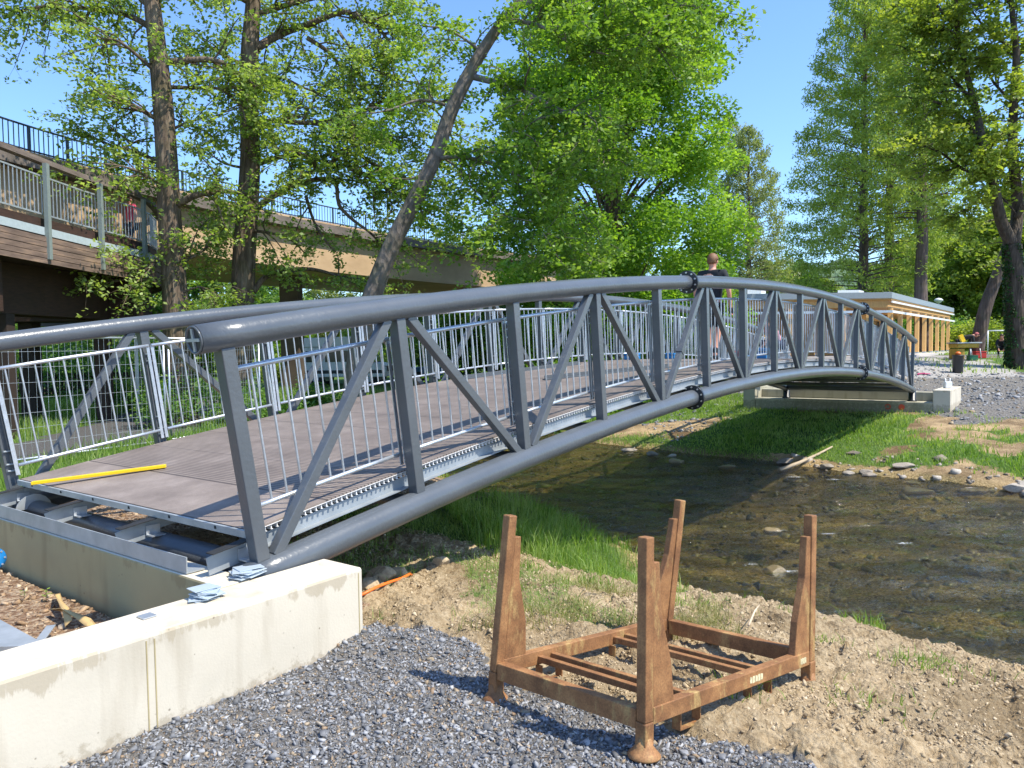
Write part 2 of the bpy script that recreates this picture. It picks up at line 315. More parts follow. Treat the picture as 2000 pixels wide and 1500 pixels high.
n5 = nd(nt, 'TexNoise', {'Vector': v, 'Scale': 160., 'Detail': 2}); r5 = rampn(nt, n5.outputs[0], [(.3,(.85,.85,.85)),(.7,(1.12,1.12,1.12))])
c = mixc(nt, 1., r.outputs[0], r5.outputs[0], 'MULTIPLY'); gf = nd(nt, 'Math', {0: gro.outputs[0], 1: .9}, operation='MULTIPLY')
nt.links.new(mixc(nt, gf.outputs[0], c, (.045,.035,.033)), b.inputs['Base Color'])
bp = nd(nt, 'Bump', {'Height': gro.outputs[0], 'Strength': -.6, 'Distance': .004}); nt.links.new(bp.outputs[0], b.inputs['Normal']); b.inputs['Roughness'].default_value = .6
M['deck'] = m
M['deck_end'] = plain('cut_board_end', (.74,.73,.71), .6)
M['plate'] = plain('bluish_zinc_plate', (.52,.60,.66), .35, .3)
# ---------------------------------------------------------------- terrain
NW = [(60,-30),(20,-4),(14,0),(9.2,2.5),(6.5,4.55),(4.5,6.25),(3.35,7.35),(2.0,8.6),(1.7,10),(.9,12.2),(-.4,14.4),(-2.2,18),(-3,22),(-3,30),(-2,45),(4,70),(4,400)]
FW = [(60,-12),(30,0),(22,5),(15,9),(11,12),(9.2,13.7),(8.6,15),(6.9,16.5),(6.2,17.9),(4.4,19.7),(2.5,21.9),(1.6,25),(1.5,30),(3,45),(9,70),(9,400)]
def pdist(x, y, L):
    d = np.full(np.shape(x), 1e9)
    for (x0,y0),(x1,y1) in zip(L, L[1:]):
        vx, vy = x1-x0, y1-y0; t = np.clip(((x-x0)*vx+(y-y0)*vy)/(vx*vx+vy*vy), 0, 1)
        d = np.minimum(d, np.hypot(x-x0-t*vx, y-y0-t*vy))
    return d
def xat(y, L):
    yy = np.array([p[1] for p in L]); xx = np.array([p[0] for p in L]); return np.interp(y, yy, xx)
_e = np.array([math.cos(.9272414), math.sin(.9272414)]); _n = np.array([-_e[1], _e[0]]); _b0 = np.array([-1.5304, 4.58683])
def UL(x, y): qx, qy = x-_b0[0], y-_b0[1]; return qx*_e[0]+qy*_e[1], qx*_n[0]+qy*_n[1]
GP = [tuple(atz(*q, 0)[:2]) for q in [(707,1229),(760,1232),(850,1240),(930,1250),(965,1300),(1050,1340),(1180,1372),(1300,1410),(1420,1440),(1560,1480),(1700,1520),(1900,1640)]]+[(1.6,1.2),(-4,1.2),(-6,3)]+[(-2.6,3.1),(-1.6,4.1)]
WATER = -.95
def ground_z(x, y, fine=True):
    x = np.asarray(x, float); y = np.asarray(y, float)
    xn, xf = xat(y, NW), xat(y, FW); dn, df = pdist(x, y, NW), pdist(x, y, FW)
    wob = (vn(x*.9, y*.9, 3)-.5)*.35
    zn = np.interp(dn+wob*sstep(0,.5,dn), [0,.3,1.1,2.1,3.1,4.2,400], [-.97,-.88,-.60,-.30,-.10,0,0])
    zf = np.interp(df+wob*sstep(0,.5,df), [0,.4,1.5,5,8,11,400], [-.97,-.84,-.68,-.38,-.12,.0,.0])
    bed = -1.02-.38*sstep(0,2.2,np.minimum(dn, df))+(vn(x*1.7, y*1.7, 9)-.5)*.12
    near = x < xn; far = x > xf
    z = np.where(near, zn, np.where(far, zf, bed))
    z = z+np.where(far, sstep(26,38,y)*1.12*sstep(5,11,x-xf), 0)
    z = z+np.where(x > xf+20, sstep(75,160,y)*9, 0)+np.where(near & (y > 70), sstep(70,160,y)*6, 0)
    # gravel heap at the wall end, pit behind the wall
    z = z+.10*np.exp(-((x+1.15)**2/.30+(y-4.62)**2/.05))*near
    u, l = UL(x, y)
    pit = sstep(-.36,-.40,u)*sstep(.0,.1,l); z = z+np.where(near, pit*.08, 0)
    un = (u > -.05) & (u < .8) & (l > -.6) & (l < 4.4); z = np.where(un & near, z-.02, z)
    return z
def masks(x, y):
    u, l = UL(x, y); xn, xf = xat(y, NW), xat(y, FW); dn, df = pdist(x, y, NW), pdist(x, y, FW)
    wx = x+(fbm(x*3, y*3, 1)-.47)*.45; wy = y+(fbm(x*3, y*3, 2)-.47)*.45
    near = x < xn; far = x > xf; water = ~near & ~far
    grav = (inpoly(wx, wy, GP) | ((l < -.3) & (y < 3.2) & (x < .4)))*1.
    n1 = fbm(x*1.1, y*1.1, 5)
    # near bank grass
    gr = np.zeros_like(x)
    gr = np.maximum(gr, near*(l < 4)*sstep(7.4, 8.0, y+.25*x+(n1-.5)*2.2)*sstep(1.8,1.2,x))
    gr = np.maximum(gr, near*sstep(1.9,1.2,dn+(n1-.5)*1.6)*sstep(1.7,1.2,x)*(y > 6.6))
    gr = np.maximum(gr, .5*near*(l < 2)*(y > 5.0)*sstep(.50,.62,fbm(x*1.6,y*1.6,31)+.10*sstep(1.2,-.6,x)-.08*sstep(1.2,2.2,x)))
    # far side of the bridge, left
    left = near & (l > 3.9)
    gr = np.where(left, 1., gr)
    path_c = np.interp(y, [6,12,16,20,26,33,60], [-12,-9.6,-8.9,-9.2,-11.0,-16,-34])
    asph = left*(np.abs(x-path_c+.3*(vn(y*.8,y*.3,4)-.5)) < np.interp(y,[8,16,30],[1.2,1.5,2.2]))*(y > 9)
    chips = near*sstep(2.0, 1.3, np.abs(l-4.9)+(n1-.5)*1.6)*(u > -1.5)*(u < 9)+(near & (l > .05) & (l < 4.5) & (u < .9))
    chips = np.clip(chips, 0, 1)
    # far bank
    g2 = .55*fbm(x*.55, y*.55, 11)+.45*fbm(x*2.1, y*2.1, 12)
    gf = sstep(.38,.58,g2+.08*sstep(4.5,2,df)-.04*sstep(9.5,11.5,x))*(df < 7.5)
    uu, ll = u, l
    slope = far*(ll > -.3); gf = np.where(slope, sstep(22.2,21.0,u+(n1-.5)*1.0)*1., gf)
    scree = far*(l > 4.8)*sstep(16.3,17.4,u+(n1-.5))
    gf = np.where(far, gf*(df > np.where(x < 6.3, .05, .5))*(1-scree), 0)
    strip = far*sstep(1.0,.3,np.abs(y-34-(x-20)*.02)-1.7+(n1-.5)*1.0)*(x > 18.6)
    lawn = far*((y > 44))*(x > 24.5)
    gr = np.where(far, np.maximum(np.maximum(gf, strip), lawn), gr)
    gr = np.where(far & (x < 9) & (y > 24), 1, gr)
    earth = far*sstep(.5,.62,fbm(x*.6+3,y*.6,23)); farg = far*(sstep(6.0,7.2,df+(fbm(x*.8,y*.8,21)-.5)*4.5)*(l < -.2)+(u > 23.0))*(1-strip)*(1-lawn)
    paved = far*(y > 31)*(y < 60)*(x < 21+.25*(y-31)+(n1-.5))*(x > 10)
    asph2 = np.clip(asph*1., 0, 1)
    return dict(grav=np.clip(np.maximum(grav*near, farg), 0, 1), grass=np.clip(gr, 0, 1)*(1-np.clip(chips,0,1)*.9), asph=asph2, chips=np.clip(chips,0,1), paved=np.clip(paved,0,1)*1., near=near, far=far, water=water, dn=dn, df=df, u=u, l=l)
def axis(pieces):
    out = [pieces[0][0]]
    for a, b, s in pieces:
        n = max(1, int(round((b-a)/s))); out += list(a+(b-a)*np.arange(1, n+1)/n)
    return np.array(out)
gx = axis([(-900,-300,100),(-300,-60,20),(-60,-20,1.5),(-20,-5,.3),(-5,-1.6,.06),(-1.6,4.6,.026),(4.6,12,.1),(12,30,.3),(30,80,1.5),(80,300,20),(300,900,100)])
gy = axis([(-60,-2,10),(-2,2.1,.4),(2.1,8.6,.026),(8.6,12,.06),(12,30,.16),(30,60,.6),(60,160,3),(160,400,30),(400,1500,150)])
GX, GY = np.meshgrid(gx, gy); X, Y = GX.ravel(), GY.ravel()
Z = ground_z(X, Y); K = masks(X, Y)
# real clods and lumps in the bare soil, smaller ripple in the gravel
inner = (X > -6) & (X < 14) & (Y > 1.5) & (Y < 24)
lump = (fbm(X*5, Y*5, 41, 3)-.45)*.15*sstep(.35,.7,fbm(X*.9,Y*.9,43)+.15)+np.maximum(0, fbm(X*13, Y*13, 42, 3)-.45)*.20+(fbm(X*26, Y*26, 44, 2)-.37)*.06
soil = inner*(1-K['grav'])*(1-K['grass']*.7)*K['near']*(1-K['chips'])*(K['l'] < 3.8)*sstep(.05,.35,K['dn'])
st_flat = sstep(.0,.25,np.hypot(X-.55,Y-3.25)-.15)
Z = Z+soil*st_flat*((fbm(X*.7+5,Y*.7,48,3)-.45)*.12+(np.abs(fbm(X*1.8,Y*1.8,49,3)-.45))*-.26)*sstep(1.8,2.6,X-.3*(Y-3))
Z = Z+soil*lump*st_flat+K['grav']*inner*(fbm(X*9, Y*9, 45, 3)-.45)*.03
Z = Z+K['far']*inner*(fbm(X*3, Y*3, 46, 4)-.45)*.10*sstep(.2,1,K['df'])
nx, ny = len(gx), len(gy); ii = (np.arange(ny-1)[:,None]*nx+np.arange(nx-1)[None]).ravel()
F = np.stack([ii, ii+1, ii+nx+1, ii+nx], 1)
col = np.stack([K['grav'], K['grass'], K['asph'], K['far']*1.], 1); col2 = np.stack([K['chips'], K['paved'], K['water']*1.*sstep(0,.1,WATER-Z)+(~K['water'])*sstep(-.80,-.93,Z), np.ones_like(X)], 1)
m, nt, b = new_mat('ground_surface'); v = geo(nt)
A1 = nd(nt, 'Attribute', attribute_name='mask'); A2 = nd(nt, 'Attribute', attribute_name='mask2')
s1 = nd(nt, 'SeparateColor', {0: A1.outputs['Color']}); s2 = nd(nt, 'SeparateColor', {0: A2.outputs['Color']})
nL = nd(nt, 'TexNoise', {'Vector': v, 'Scale': .9, 'Detail': 8, 'Roughness': .62}); nM = nd(nt, 'TexNoise', {'Vector': v, 'Scale': 22., 'Detail': 8, 'Roughness': .7}); nS = nd(nt, 'TexNoise', {'Vector': v, 'Scale': 90., 'Detail': 5, 'Roughness': .7})
vo = nd(nt, 'TexVoronoi', {'Vector': v, 'Scale': 38.}); voS = nd(nt, 'SeparateColor', {0: vo.outputs['Color']})
dirt = rampn(nt, nM.outputs[0], [(.3,(.22,.155,.085)),(.48,(.43,.325,.195)),(.7,(.58,.465,.305))])
dL = rampn(nt, nL.outputs[0], [(.36,(.66,.63,.58)),(.5,(.95,.94,.92)),(.62,(1.14,1.12,1.08))]); dirtc = mixc(nt, 1., dirt.outputs[0], dL.outputs[0], 'MULTIPLY'); eR = rampn(nt, nL.outputs[0], [(.4,(.60,.54,.48)),(.6,(.98,.93,.86))]); dirtc = mixc(nt, A1.outputs['Alpha'], dirtc, mixc(nt, 1., dirtc, eR.outputs[0], 'MULTIPLY'))
grv = rampn(nt, voS.outputs[0], [(0,(.09,.085,.078)),(.5,(.19,.175,.155)),(1,(.31,.28,.24))])
grs = rampn(nt, nM.outputs[0], [(.3,(.045,.09,.02)),(.55,(.10,.17,.035)),(.75,(.20,.25,.07))])
asp = rampn(nt, nS.outputs[0], [(.3,(.085,.08,.078)),(.7,(.14,.135,.13))])
chp = rampn(nt, voS.outputs[1], [(0,(.16,.09,.05)),(.5,(.32,.20,.12)),(1,(.52,.40,.27))])
pav = rampn(nt, nM.outputs[0], [(.3,(.36,.34,.31)),(.7,(.48,.45,.41))])
bedc = rampn(nt, voS.outputs[2], [(0,(.20,.15,.07)),(.5,(.36,.265,.135)),(1,(.54,.42,.24))]); bL = rampn(nt, nL.outputs[0], [(.35,(.5,.56,.46)),(.65,(1.2,1.12,1.))]); bedcc = mixc(nt, 1., bedc.outputs[0], bL.outputs[0], 'MULTIPLY')
def edge(sock, w=.5):   # break the mask edge with noise
    s = nd(nt, 'Math', {0: nM.outputs[0], 1: .5}, operation='SUBTRACT'); s = nd(nt, 'Math', {0: s.outputs[0], 1: w*2.2}, operation='MULTIPLY'); s = nd(nt, 'Math', {0: sock, 1: s.outputs[0]}, operation='ADD')
    return nd(nt, 'MapRange', {'Value': s.outputs[0], 'From Min': .4, 'From Max': .6}).outputs[0]
c = mixc(nt, edge(s1.outputs[1]), dirtc, grs.outputs[0]); c = mixc(nt, edge(s1.outputs[0], .3), c, grv.outputs[0]); c = mixc(nt, edge(s2.outputs[0], .6), c, chp.outputs[0])
c = mixc(nt, edge(s1.outputs[2], .2), c, asp.outputs[0]); c = mixc(nt, s2.outputs[1], c, pav.outputs[0]); c = mixc(nt, s2.outputs[2], c, bedcc)
nt.links.new(c, b.inputs['Base Color']); b.inputs['Roughness'].default_value = .95; b.inputs['Specular IOR Level'].default_value = .2
hs = nd(nt, 'Math', {0: nM.outputs[0], 1: nS.outputs[0]}, operation='ADD'); hs = nd(nt, 'Math', {0: hs.outputs[0], 1: vo.outputs[0]}, operation='SUBTRACT')
bp = nd(nt, 'Bump', {'Height': hs.outputs[0], 'Strength': .9, 'Distance': .022}); nt.links.new(bp.outputs[0], b.inputs['Normal']); M['ground'] = m
g = mesh_object('ground', np.stack([X, Y, Z], 1), F, m, smooth=True, vert_attr={'mask': col, 'mask2': col2}); tag(g, kind='structure')
# interpolated look-up of the finished surface
def surf(x, y):
    x = np.asarray(x, float); y = np.asarray(y, float); i = np.clip(np.searchsorted(gx, x)-1, 0, nx-2); j = np.clip(np.searchsorted(gy, y)-1, 0, ny-2)
    fx = (x-gx[i])/(gx[i+1]-gx[i]); fy = (y-gy[j])/(gy[j+1]-gy[j]); ZZ = Z.reshape(ny, nx)
    return (ZZ[j,i]*(1-fx)+ZZ[j,i+1]*fx)*(1-fy)+(ZZ[j+1,i]*(1-fx)+ZZ[j+1,i+1]*fx)*fy
# ---------------------------------------------------------------- water
wx_ = axis([(-6,0,.25),(0,14,.12),(14,40,.6),(40,80,4)]); wy_ = axis([(-30,0,2),(0,5,.4),(5,24,.12),(24,40,.5),(40,120,4)])
WX, WY = np.meshgrid(wx_, wy_); a = WX.ravel(); c_ = WY.ravel()
fl = a*.85-c_*.52; ac = a*.52+c_*.85
wz = WATER+(fbm(fl*1.1, ac*3.2, 61, 3)-.45)*.08
n_x, n_y = len(wx_), len(wy_); ii = (np.arange(n_y-1)[:,None]*n_x+np.arange(n_x-1)[None]).ravel(); FWf = np.stack([ii, ii+1, ii+n_x+1, ii+n_x], 1)
cx = a[FWf].mean(1); cy = c_[FWf].mean(1); keep = (cx > xat(cy, NW)-1.2) & (cx < xat(cy, FW)+1.2); FWf = FWf[keep]
used, inv = np.unique(FWf, return_inverse=True); FWf = inv.reshape(-1, 4)
m, nt, b = new_mat('river_water'); v = geo(nt); nt.nodes.remove(b)
mp = nd(nt, 'Mapping', {'Vector': v}); mp.inputs['Rotation'].default_value = (0,0,.55); mp.inputs['Scale'].default_value = (1.,2.8,1)
n1 = nd(nt, 'TexNoise', {'Vector': mp.outputs[0], 'Scale': 3.4, 'Detail': 6, 'Roughness': .62}); n2 = nd(nt, 'TexNoise', {'Vector': mp.outputs[0], 'Scale': .55, 'Detail': 3}); n3 = nd(nt, 'TexNoise', {'Vector': mp.outputs[0], 'Scale': 17., 'Detail': 3})
r2 = nd(nt, 'MapRange', {'Value': n2.outputs[0], 'From Min': .35, 'From Max': .68, 'To Min': .35, 'To Max': 1.3}); h1 = nd(nt, 'Math', {0: n3.outputs[0], 1: .3}, operation='MULTIPLY'); h2 = nd(nt, 'Math', {0: n1.outputs[0], 1: h1.outputs[0]}, operation='ADD'); h = nd(nt, 'Math', {0: h2.outputs[0], 1: r2.outputs[0]}, operation='MULTIPLY')
bp = nd(nt, 'Bump', {'Height': h.outputs[0], 'Strength': 1., 'Distance': .27}); fr = nd(nt, 'Fresnel', {'IOR': 1.55, 'Normal': bp.outputs[0]})
gl = nd(nt, 'BsdfGlossy', {'Color': (1,1,1,1), 'Roughness': .03, 'Normal': bp.outputs[0]}); tr = nd(nt, 'BsdfTransparent', {'Color': (.88,.89,.64,1)})
m0 = nd(nt, 'MixShader', {0: fr.outputs[0], 1: tr.outputs[0], 2: gl.outputs[0]}); fa_ = nd(nt, 'Attribute', attribute_name='foam'); nf = nd(nt, 'TexNoise', {'Vector': mp.outputs[0], 'Scale': 26., 'Detail': 5, 'Roughness': .75}); fs_ = nd(nt, 'Math', {0: fa_.outputs['Fac'], 1: nf.outputs[0]}, operation='MULTIPLY'); fm = rampn(nt, fs_.outputs[0], [(.40,(0,0,0)),(.50,(.9,.9,.9))]); df_ = nd(nt, 'BsdfDiffuse', {'Color': (.8,.82,.82,1)}); ms = nd(nt, 'MixShader', {0: fm.outputs[0], 1: m0.outputs[0], 2: df_.outputs[0]}); nt.links.new(ms.outputs[0], nt.nodes['Material Output'].inputs[0]); M['water'] = m
foam = 0*a
for fx_, fy_, fr_ in ((3.35,9.2,.30),(3.9,11.25,.38),(4.6,11.0,.3),(5.9,15.8,.45),(6.6,15.5,.4),(3.0,9.5,.3),(5.4,10.4,.3),(4.3,18.1,.35)): foam = np.maximum(foam, .92*np.exp(-(((a-fx_)/fr_)**2+((c_-fy_)/(fr_*.45))**2)))
w = mesh_object('river_water', np.stack([a, c_, wz], 1)[used], FWf, m, smooth=True, vert_attr={'foam': foam[used]}); tag(w, kind='structure')
# ---------------------------------------------------------------- scattered loose stuff
CUBE = np.array([(-1,-1,-1),(1,-1,-1),(1,1,-1),(-1,1,-1),(-1,-1,1),(1,-1,1),(1,1,1),(-1,1,1)], float)
OCT = np.array([(1,0,0),(0,1,0),(-1,0,0),(0,-1,0),(.15,.1,1),(-.1,.1,-1)], float)*1.25
OCF = np.array([(0,1,4),(1,2,4),(2,3,4),(3,0,4),(1,0,5),(2,1,5),(3,2,5),(0,3,5)])
CF = np.array([(3,2,1,0),(4,5,6,7),(0,1,5,4),(1,2,6,5),(2,3,7,6),(3,0,4,7)])
def rotm(n, tilt):
    a = rng.uniform(0, 2*PI, n); tx = rng.normal(0, tilt, n); ty = rng.normal(0, tilt, n)
    ca, sa = np.cos(a), np.sin(a); Rz = np.zeros((n,3,3)); Rz[:,0,0]=ca; Rz[:,0,1]=-sa; Rz[:,1,0]=sa; Rz[:,1,1]=ca; Rz[:,2,2]=1
    Rx = np.zeros((n,3,3)); Rx[:,0,0]=1; Rx[:,1,1]=np.cos(tx); Rx[:,1,2]=-np.sin(tx); Rx[:,2,1]=np.sin(tx); Rx[:,2,2]=np.cos(tx)
    Ry = np.zeros((n,3,3)); Ry[:,1,1]=1; Ry[:,0,0]=np.cos(ty); Ry[:,0,2]=np.sin(ty); Ry[:,2,0]=-np.sin(ty); Ry[:,2,2]=np.cos(ty)
    return Rz@Rx@Ry
def scatter(name, x, y, size, mat, flat=(.35,.7), jag=.35, tilt=.35, lift=.3, z=None, base=CUBE, faces=CF, smooth=False):
    n = len(x); k = len(base); V = base[None]+rng.uniform(-jag, jag, (n, k, 3))
    sc = np.stack([size*rng.uniform(.7,1.2,n), size*rng.uniform(.5,.95,n), size*rng.uniform(flat[0],flat[1],n)], 1)
    V = np.einsum('nij,nkj->nki', rotm(n, tilt), V*sc[:,None,:]*.5)
    zz = surf(x, y) if z is None else z
    V += np.stack([x, y, zz+sc[:,2]*lift], 1)[:,None,:]
    Fs = (np.arange(n)[:,None,None]*k+faces[None]).reshape(-1, faces.shape[1])
    return mesh_object(name, V.reshape(-1,3), Fs, mat, face_attr={'tint': np.repeat(rng.uniform(0,1,n), len(faces))}, smooth=smooth)
def rand_xy(n, x0, x1, y0, y1, f, bias=None):
    x = rng.uniform(x0, x1, n); y = y0+(y1-y0)*(rng.uniform(0, 1, n)**(bias or 1)); k = f(x, y); return x[k], y[k]
t_ = (1+5**.5)/2; ICO = np.array([(-1,t_,0),(1,t_,0),(-1,-t_,0),(1,-t_,0),(0,-1,t_),(0,1,t_),(0,-1,-t_),(0,1,-t_),(t_,0,-1),(t_,0,1),(-t_,0,-1),(-t_,0,1)])/1.9
ICF = np.array([(0,11,5),(0,5,1),(0,1,7),(0,7,10),(0,10,11),(1,5,9),(5,11,4),(11,10,2),(10,7,6),(7,1,8),(3,9,4),(3,4,2),(3,2,6),(3,6,8),(3,8,9),(4,9,5),(2,4,11),(6,2,10),(8,6,7),(9,8,1)])
def gsel(x, y): k = masks(x, y); return (k['grav'] > .5) & k['near']
x, y = rand_xy(150000, -3.6, 2.2, 2.2, 6.2, gsel, 1.1)
s = np.exp(rng.normal(math.log(.0095), .5, len(x))); s = np.clip(s, .005, .038)
ko = rng.uniform(0,1,len(x)) < .6
tag(scatter('slate_shards', x[ko], y[ko], s[ko]*1.3, M['slate'], flat=(.22,.5), jag=.45, tilt=.65, base=OCT, faces=OCF), 'sharp blue grey slate shards among the chippings beside the wall', 'gravel', kind='stuff')
x, y, s = x[~ko], y[~ko], s[~ko]
tag(scatter('slate_gravel', x, y, s*1.1, M['slate'], flat=(.15,.4), jag=.5, tilt=.6), 'loose blue grey slate chippings spread beside the concrete wall', 'gravel', kind='stuff')
x, y = rand_xy(5000, .1, 2.6, 2.3, 5.0, lambda x, y: (masks(x, y)['grav'] < .5))
x = x[(rng.uniform(0,1,len(x)) < .5)]; y = y[:len(x)]
def dsel(x, y): k = masks(x, y); return (k['grav'] < .5) & k['near'] & (k['l'] < 3.8) & (k['chips'] < .5) & (k['grass'] < .8) & (k['dn'] > .1)
x2, y2 = rand_xy(130000, -1.5, 6.5, 2.3, 9, dsel, 1.4)
kc = rng.uniform(0,1,len(x2)) < .15+1.3*sstep(.42,.6,fbm(x2*2.5, y2*2.5, 47)); x2, y2 = x2[kc], y2[kc]
s = np.clip(np.exp(rng.normal(math.log(.0115), .5, len(x2))), .004, .045)
tag(scatter('soil_clods', x2, y2, s, M['clod'], flat=(.5,.9), jag=.5, base=ICO, faces=ICF, lift=.05), 'dry crumbly clods lying over the sandy river bank', 'soil clods', kind='stuff')
def csel(x, y): k = masks(x, y); return (k['chips'] > .5)
x, y = rand_xy(26000, -8, 3, 3.2, 14, csel, 1.)
tag(scatter('wood_chips', x, y, np.clip(np.exp(rng.normal(math.log(.022), .5, len(x))), .01, .08), M['chips'], flat=(.15,.4), jag=.3, tilt=.5), 'brown wood chips and crumbs under and behind the bridge end', 'wood chips', kind='stuff')
def rsel(x, y): k = masks(x, y); return (k['far']) & (k['df'] < 1.3*vn(x*.9, y*.9, 72)+3.2*vn(x*.7, y*.7, 71)**3) & (k['grass'] < .95) & (x > 6.0+rng.uniform(-.6,.6,len(x))) & (vn(x*2, y*2, 73) > .3)
x, y = rand_xy(8000, 1, 16, 8, 26, rsel)
tag(scatter('bank_rubble', x, y, np.clip(np.exp(rng.normal(math.log(.06), .65, len(x))), .02, .30), M['rock'], flat=(.3,.6), lift=.1), 'pale stone rubble strewn along the far water edge', 'rubble', kind='stuff')
def r2sel(x, y): k = masks(x, y); return k['far'] & ((k['grav'] > .5) | ((k['l'] > 4.6) & (k['u'] > 16)))
x, y = rand_xy(14000, 4, 30, 17, 36, r2sel)
tag(scatter('far_gravel', x, y, np.clip(np.exp(rng.normal(math.log(.045), .5, len(x))), .02, .16), M['slate'], flat=(.4,.7), lift=.1), 'grey gravel surface beyond the far bridge abutment', 'gravel', kind='stuff')
def bsel(x, y): k = masks(x, y); return k['water']
x, y = rand_xy(4500, -1, 16, 3, 22, bsel, 1.3)
tag(scatter('river_bed_stones', x, y, np.clip(np.exp(rng.normal(math.log(.075), .5, len(x))), .03, .22), M['wetrock'], flat=(.25,.5), lift=.0), 'brown rounded stones lying on the shallow river bed', 'river stones', kind='stuff')
# ---------------------------------------------------------------- grass
def blades(name, x, y, h, w, mat, lean=.35, z=None, tint=None):
    n = len(x); z = surf(x, y)-.01 if z is None else z; a = rng.uniform(0, 2*PI, n); ln = np.abs(rng.normal(0, lean, n))*h; b = rng.uniform(0, 2*PI, n)
    sx, sy = np.cos(a)*w/2, np.sin(a)*w/2; dx, dy = np.cos(b)*ln, np.sin(b)*ln
    P = np.stack([x, y, z], 1); S = np.stack([sx, sy, 0*sx], 1); D = np.stack([dx, dy, 0*dx], 1); U = np.stack([0*h, 0*h, h], 1)
    V = np.stack([P-S, P+S, P+S*.8+D*.3+U*.55, P-S*.8+D*.3+U*.55, P+D+U*.97], 1)
    i = np.arange(n)[:,None]*5
    Fq = np.concatenate([i+np.array([[0,1,2,3]]), i+np.array([[3,2,4,4]])], 0)
    V = V.reshape(-1, 3); me_f = [tuple(f) for f in (i+np.array([[0,1,2,3]])).tolist()]+[tuple(f) for f in (i+np.array([[3,2,4]])).tolist()]
    t = rng.uniform(0, 1, n) if tint is None else tint
    return mesh_object(name, V, me_f, mat, face_attr={'tint': np.concatenate([t, t])})
def gr_sel(th): 
    return lambda x, y: masks(x, y)['grass'] > th
# tall tufts at the near water edge and beneath the bridge
def tall(x, y): k = masks(x, y); return k['near'] & (k['l'] < 4.2) & (k['grass'] > .3) & (k['dn'] < 2.6) & (y > 6.4)
x, y = rand_xy(46000, -4, 4.5, 6, 17, tall, 1.5); k = vn(x*1.4, y*1.4, 81)
kk = rng.uniform(0,1,len(x)) < .25+k; x, y, k = x[kk], y[kk], k[kk]
fr_ = sstep(6.2, 8.6, y)
tag(blades('tall_grass', x, y, (.06+.42*k*rng.uniform(.25,1.15,len(x)))*(.45+.55*fr_), .009+0*x, M['grass'], .5, tint=np.clip(rng.normal(.2+.7*vn(x*2,y*2,83),.25,len(x)),0,1)), 'tall fresh green grass tufts along the near water edge', 'grass', kind='stuff')
def short(x, y): k = masks(x, y); return k['near'] & (k['l'] < 3.5) & (rng.uniform(0,1,len(x)) < k['grass']) & (k['dn'] > 1.2) & (k['chips'] < .5)
x, y = rand_xy(34000, -2.5, 3.4, 4.7, 9, short)
tag(blades('bank_grass', x, y, .03+.11*rng.uniform(0,1,len(x))**1.7, .005+0*x, M['grass'], .9, tint=np.clip(rng.normal(.75,.2,len(x)),0,1)), 'thin patches of grass on the sandy slope beside the wall', 'grass', kind='stuff')
x, y = rand_xy(7000, -1.0, 1.5, 4.75, 6.2, lambda x, y: (fbm(x*2.2, y*2.2, 91) > .50) & (UL(x,y)[1] < -.5))
tag(blades('dry_grass', x, y, .05+.09*rng.uniform(0,1,len(x)), .005+0*x, M['drygrass'], 1.3), 'flattened straw coloured grass beside the gravel edge', 'dry grass', kind='stuff')
TX, TY = [], []
for (px, py, n_, r_) in ((1800,1285,170,.13),(1445,1385,70,.10),(1375,1150,120,.16),(1860,1255,90,.12),(1330,1135,160,.2),(1560,1130,60,.12),(1120,1110,120,.2),(1700,1390,60,.12),(1610,1245,60,.08)):
    p_ = atz(px, py, -.1); TX.append(rng.normal(p_[0], r_, n_)); TY.append(rng.normal(p_[1], r_*.8, n_))
TX, TY = np.concatenate(TX), np.concatenate(TY)
tag(blades('sparse_weeds', TX, TY, .03+.07*rng.uniform(0,1,len(TX)), .006+0*TX, M['grass'], .8), 'small scattered weed tufts on the bare sandy bank', 'weeds', kind='stuff')
def fsel(x, y): k = masks(x, y); return k['far'] & (rng.uniform(0,1,len(x)) < k['grass'])
x, y = rand_xy(120000, 1, 18, 9, 30, fsel)
tag(blades('far_bank_grass', x, y, .05+.11*rng.uniform(0,1,len(x))*vn(x*1.2,y*1.2,95)*1.8, .022+0*x, M['grass'], .5, tint=np.clip(rng.normal(.42+.5*vn(x*.8,y*.8,96),.2,len(x)),0,1)), 'bright green grass covering the far river bank slope', 'grass', kind='stuff')
def lsel(x, y): k = masks(x, y); return k['near'] & (k['l'] > 4.2) & (k['grass'] > .5) & (k['asph'] < .5)
x, y = rand_xy(70000, -22, 4, 8, 34, lsel, 1.2); hh = .10+.42*vn(x*.5, y*.5, 97)*rng.uniform(.3,1,len(x))
tag(blades('meadow_grass', x, y, hh, .02+0*x, M['grass'], .45, tint=np.clip(rng.normal(.3+.5*vn(x*.4,y*.4,98),.2,len(x)),0,1)), 'uncut meadow grass behind the bridge on the near side', 'grass', kind='stuff')
x, y = rand_xy(16000, 18, 60, 30, 60, lambda x, y: masks(x, y)['grass'] > .5)
tag(blades('park_lawn', x, y, .10+.12*rng.uniform(0,1,len(x)), .05+0*x, M['grass'], .5, tint=np.clip(rng.normal(.75,.2,len(x)),0,1)), 'sunlit lawn strip by the path near the ivy covered tree', 'lawn', kind='stuff')
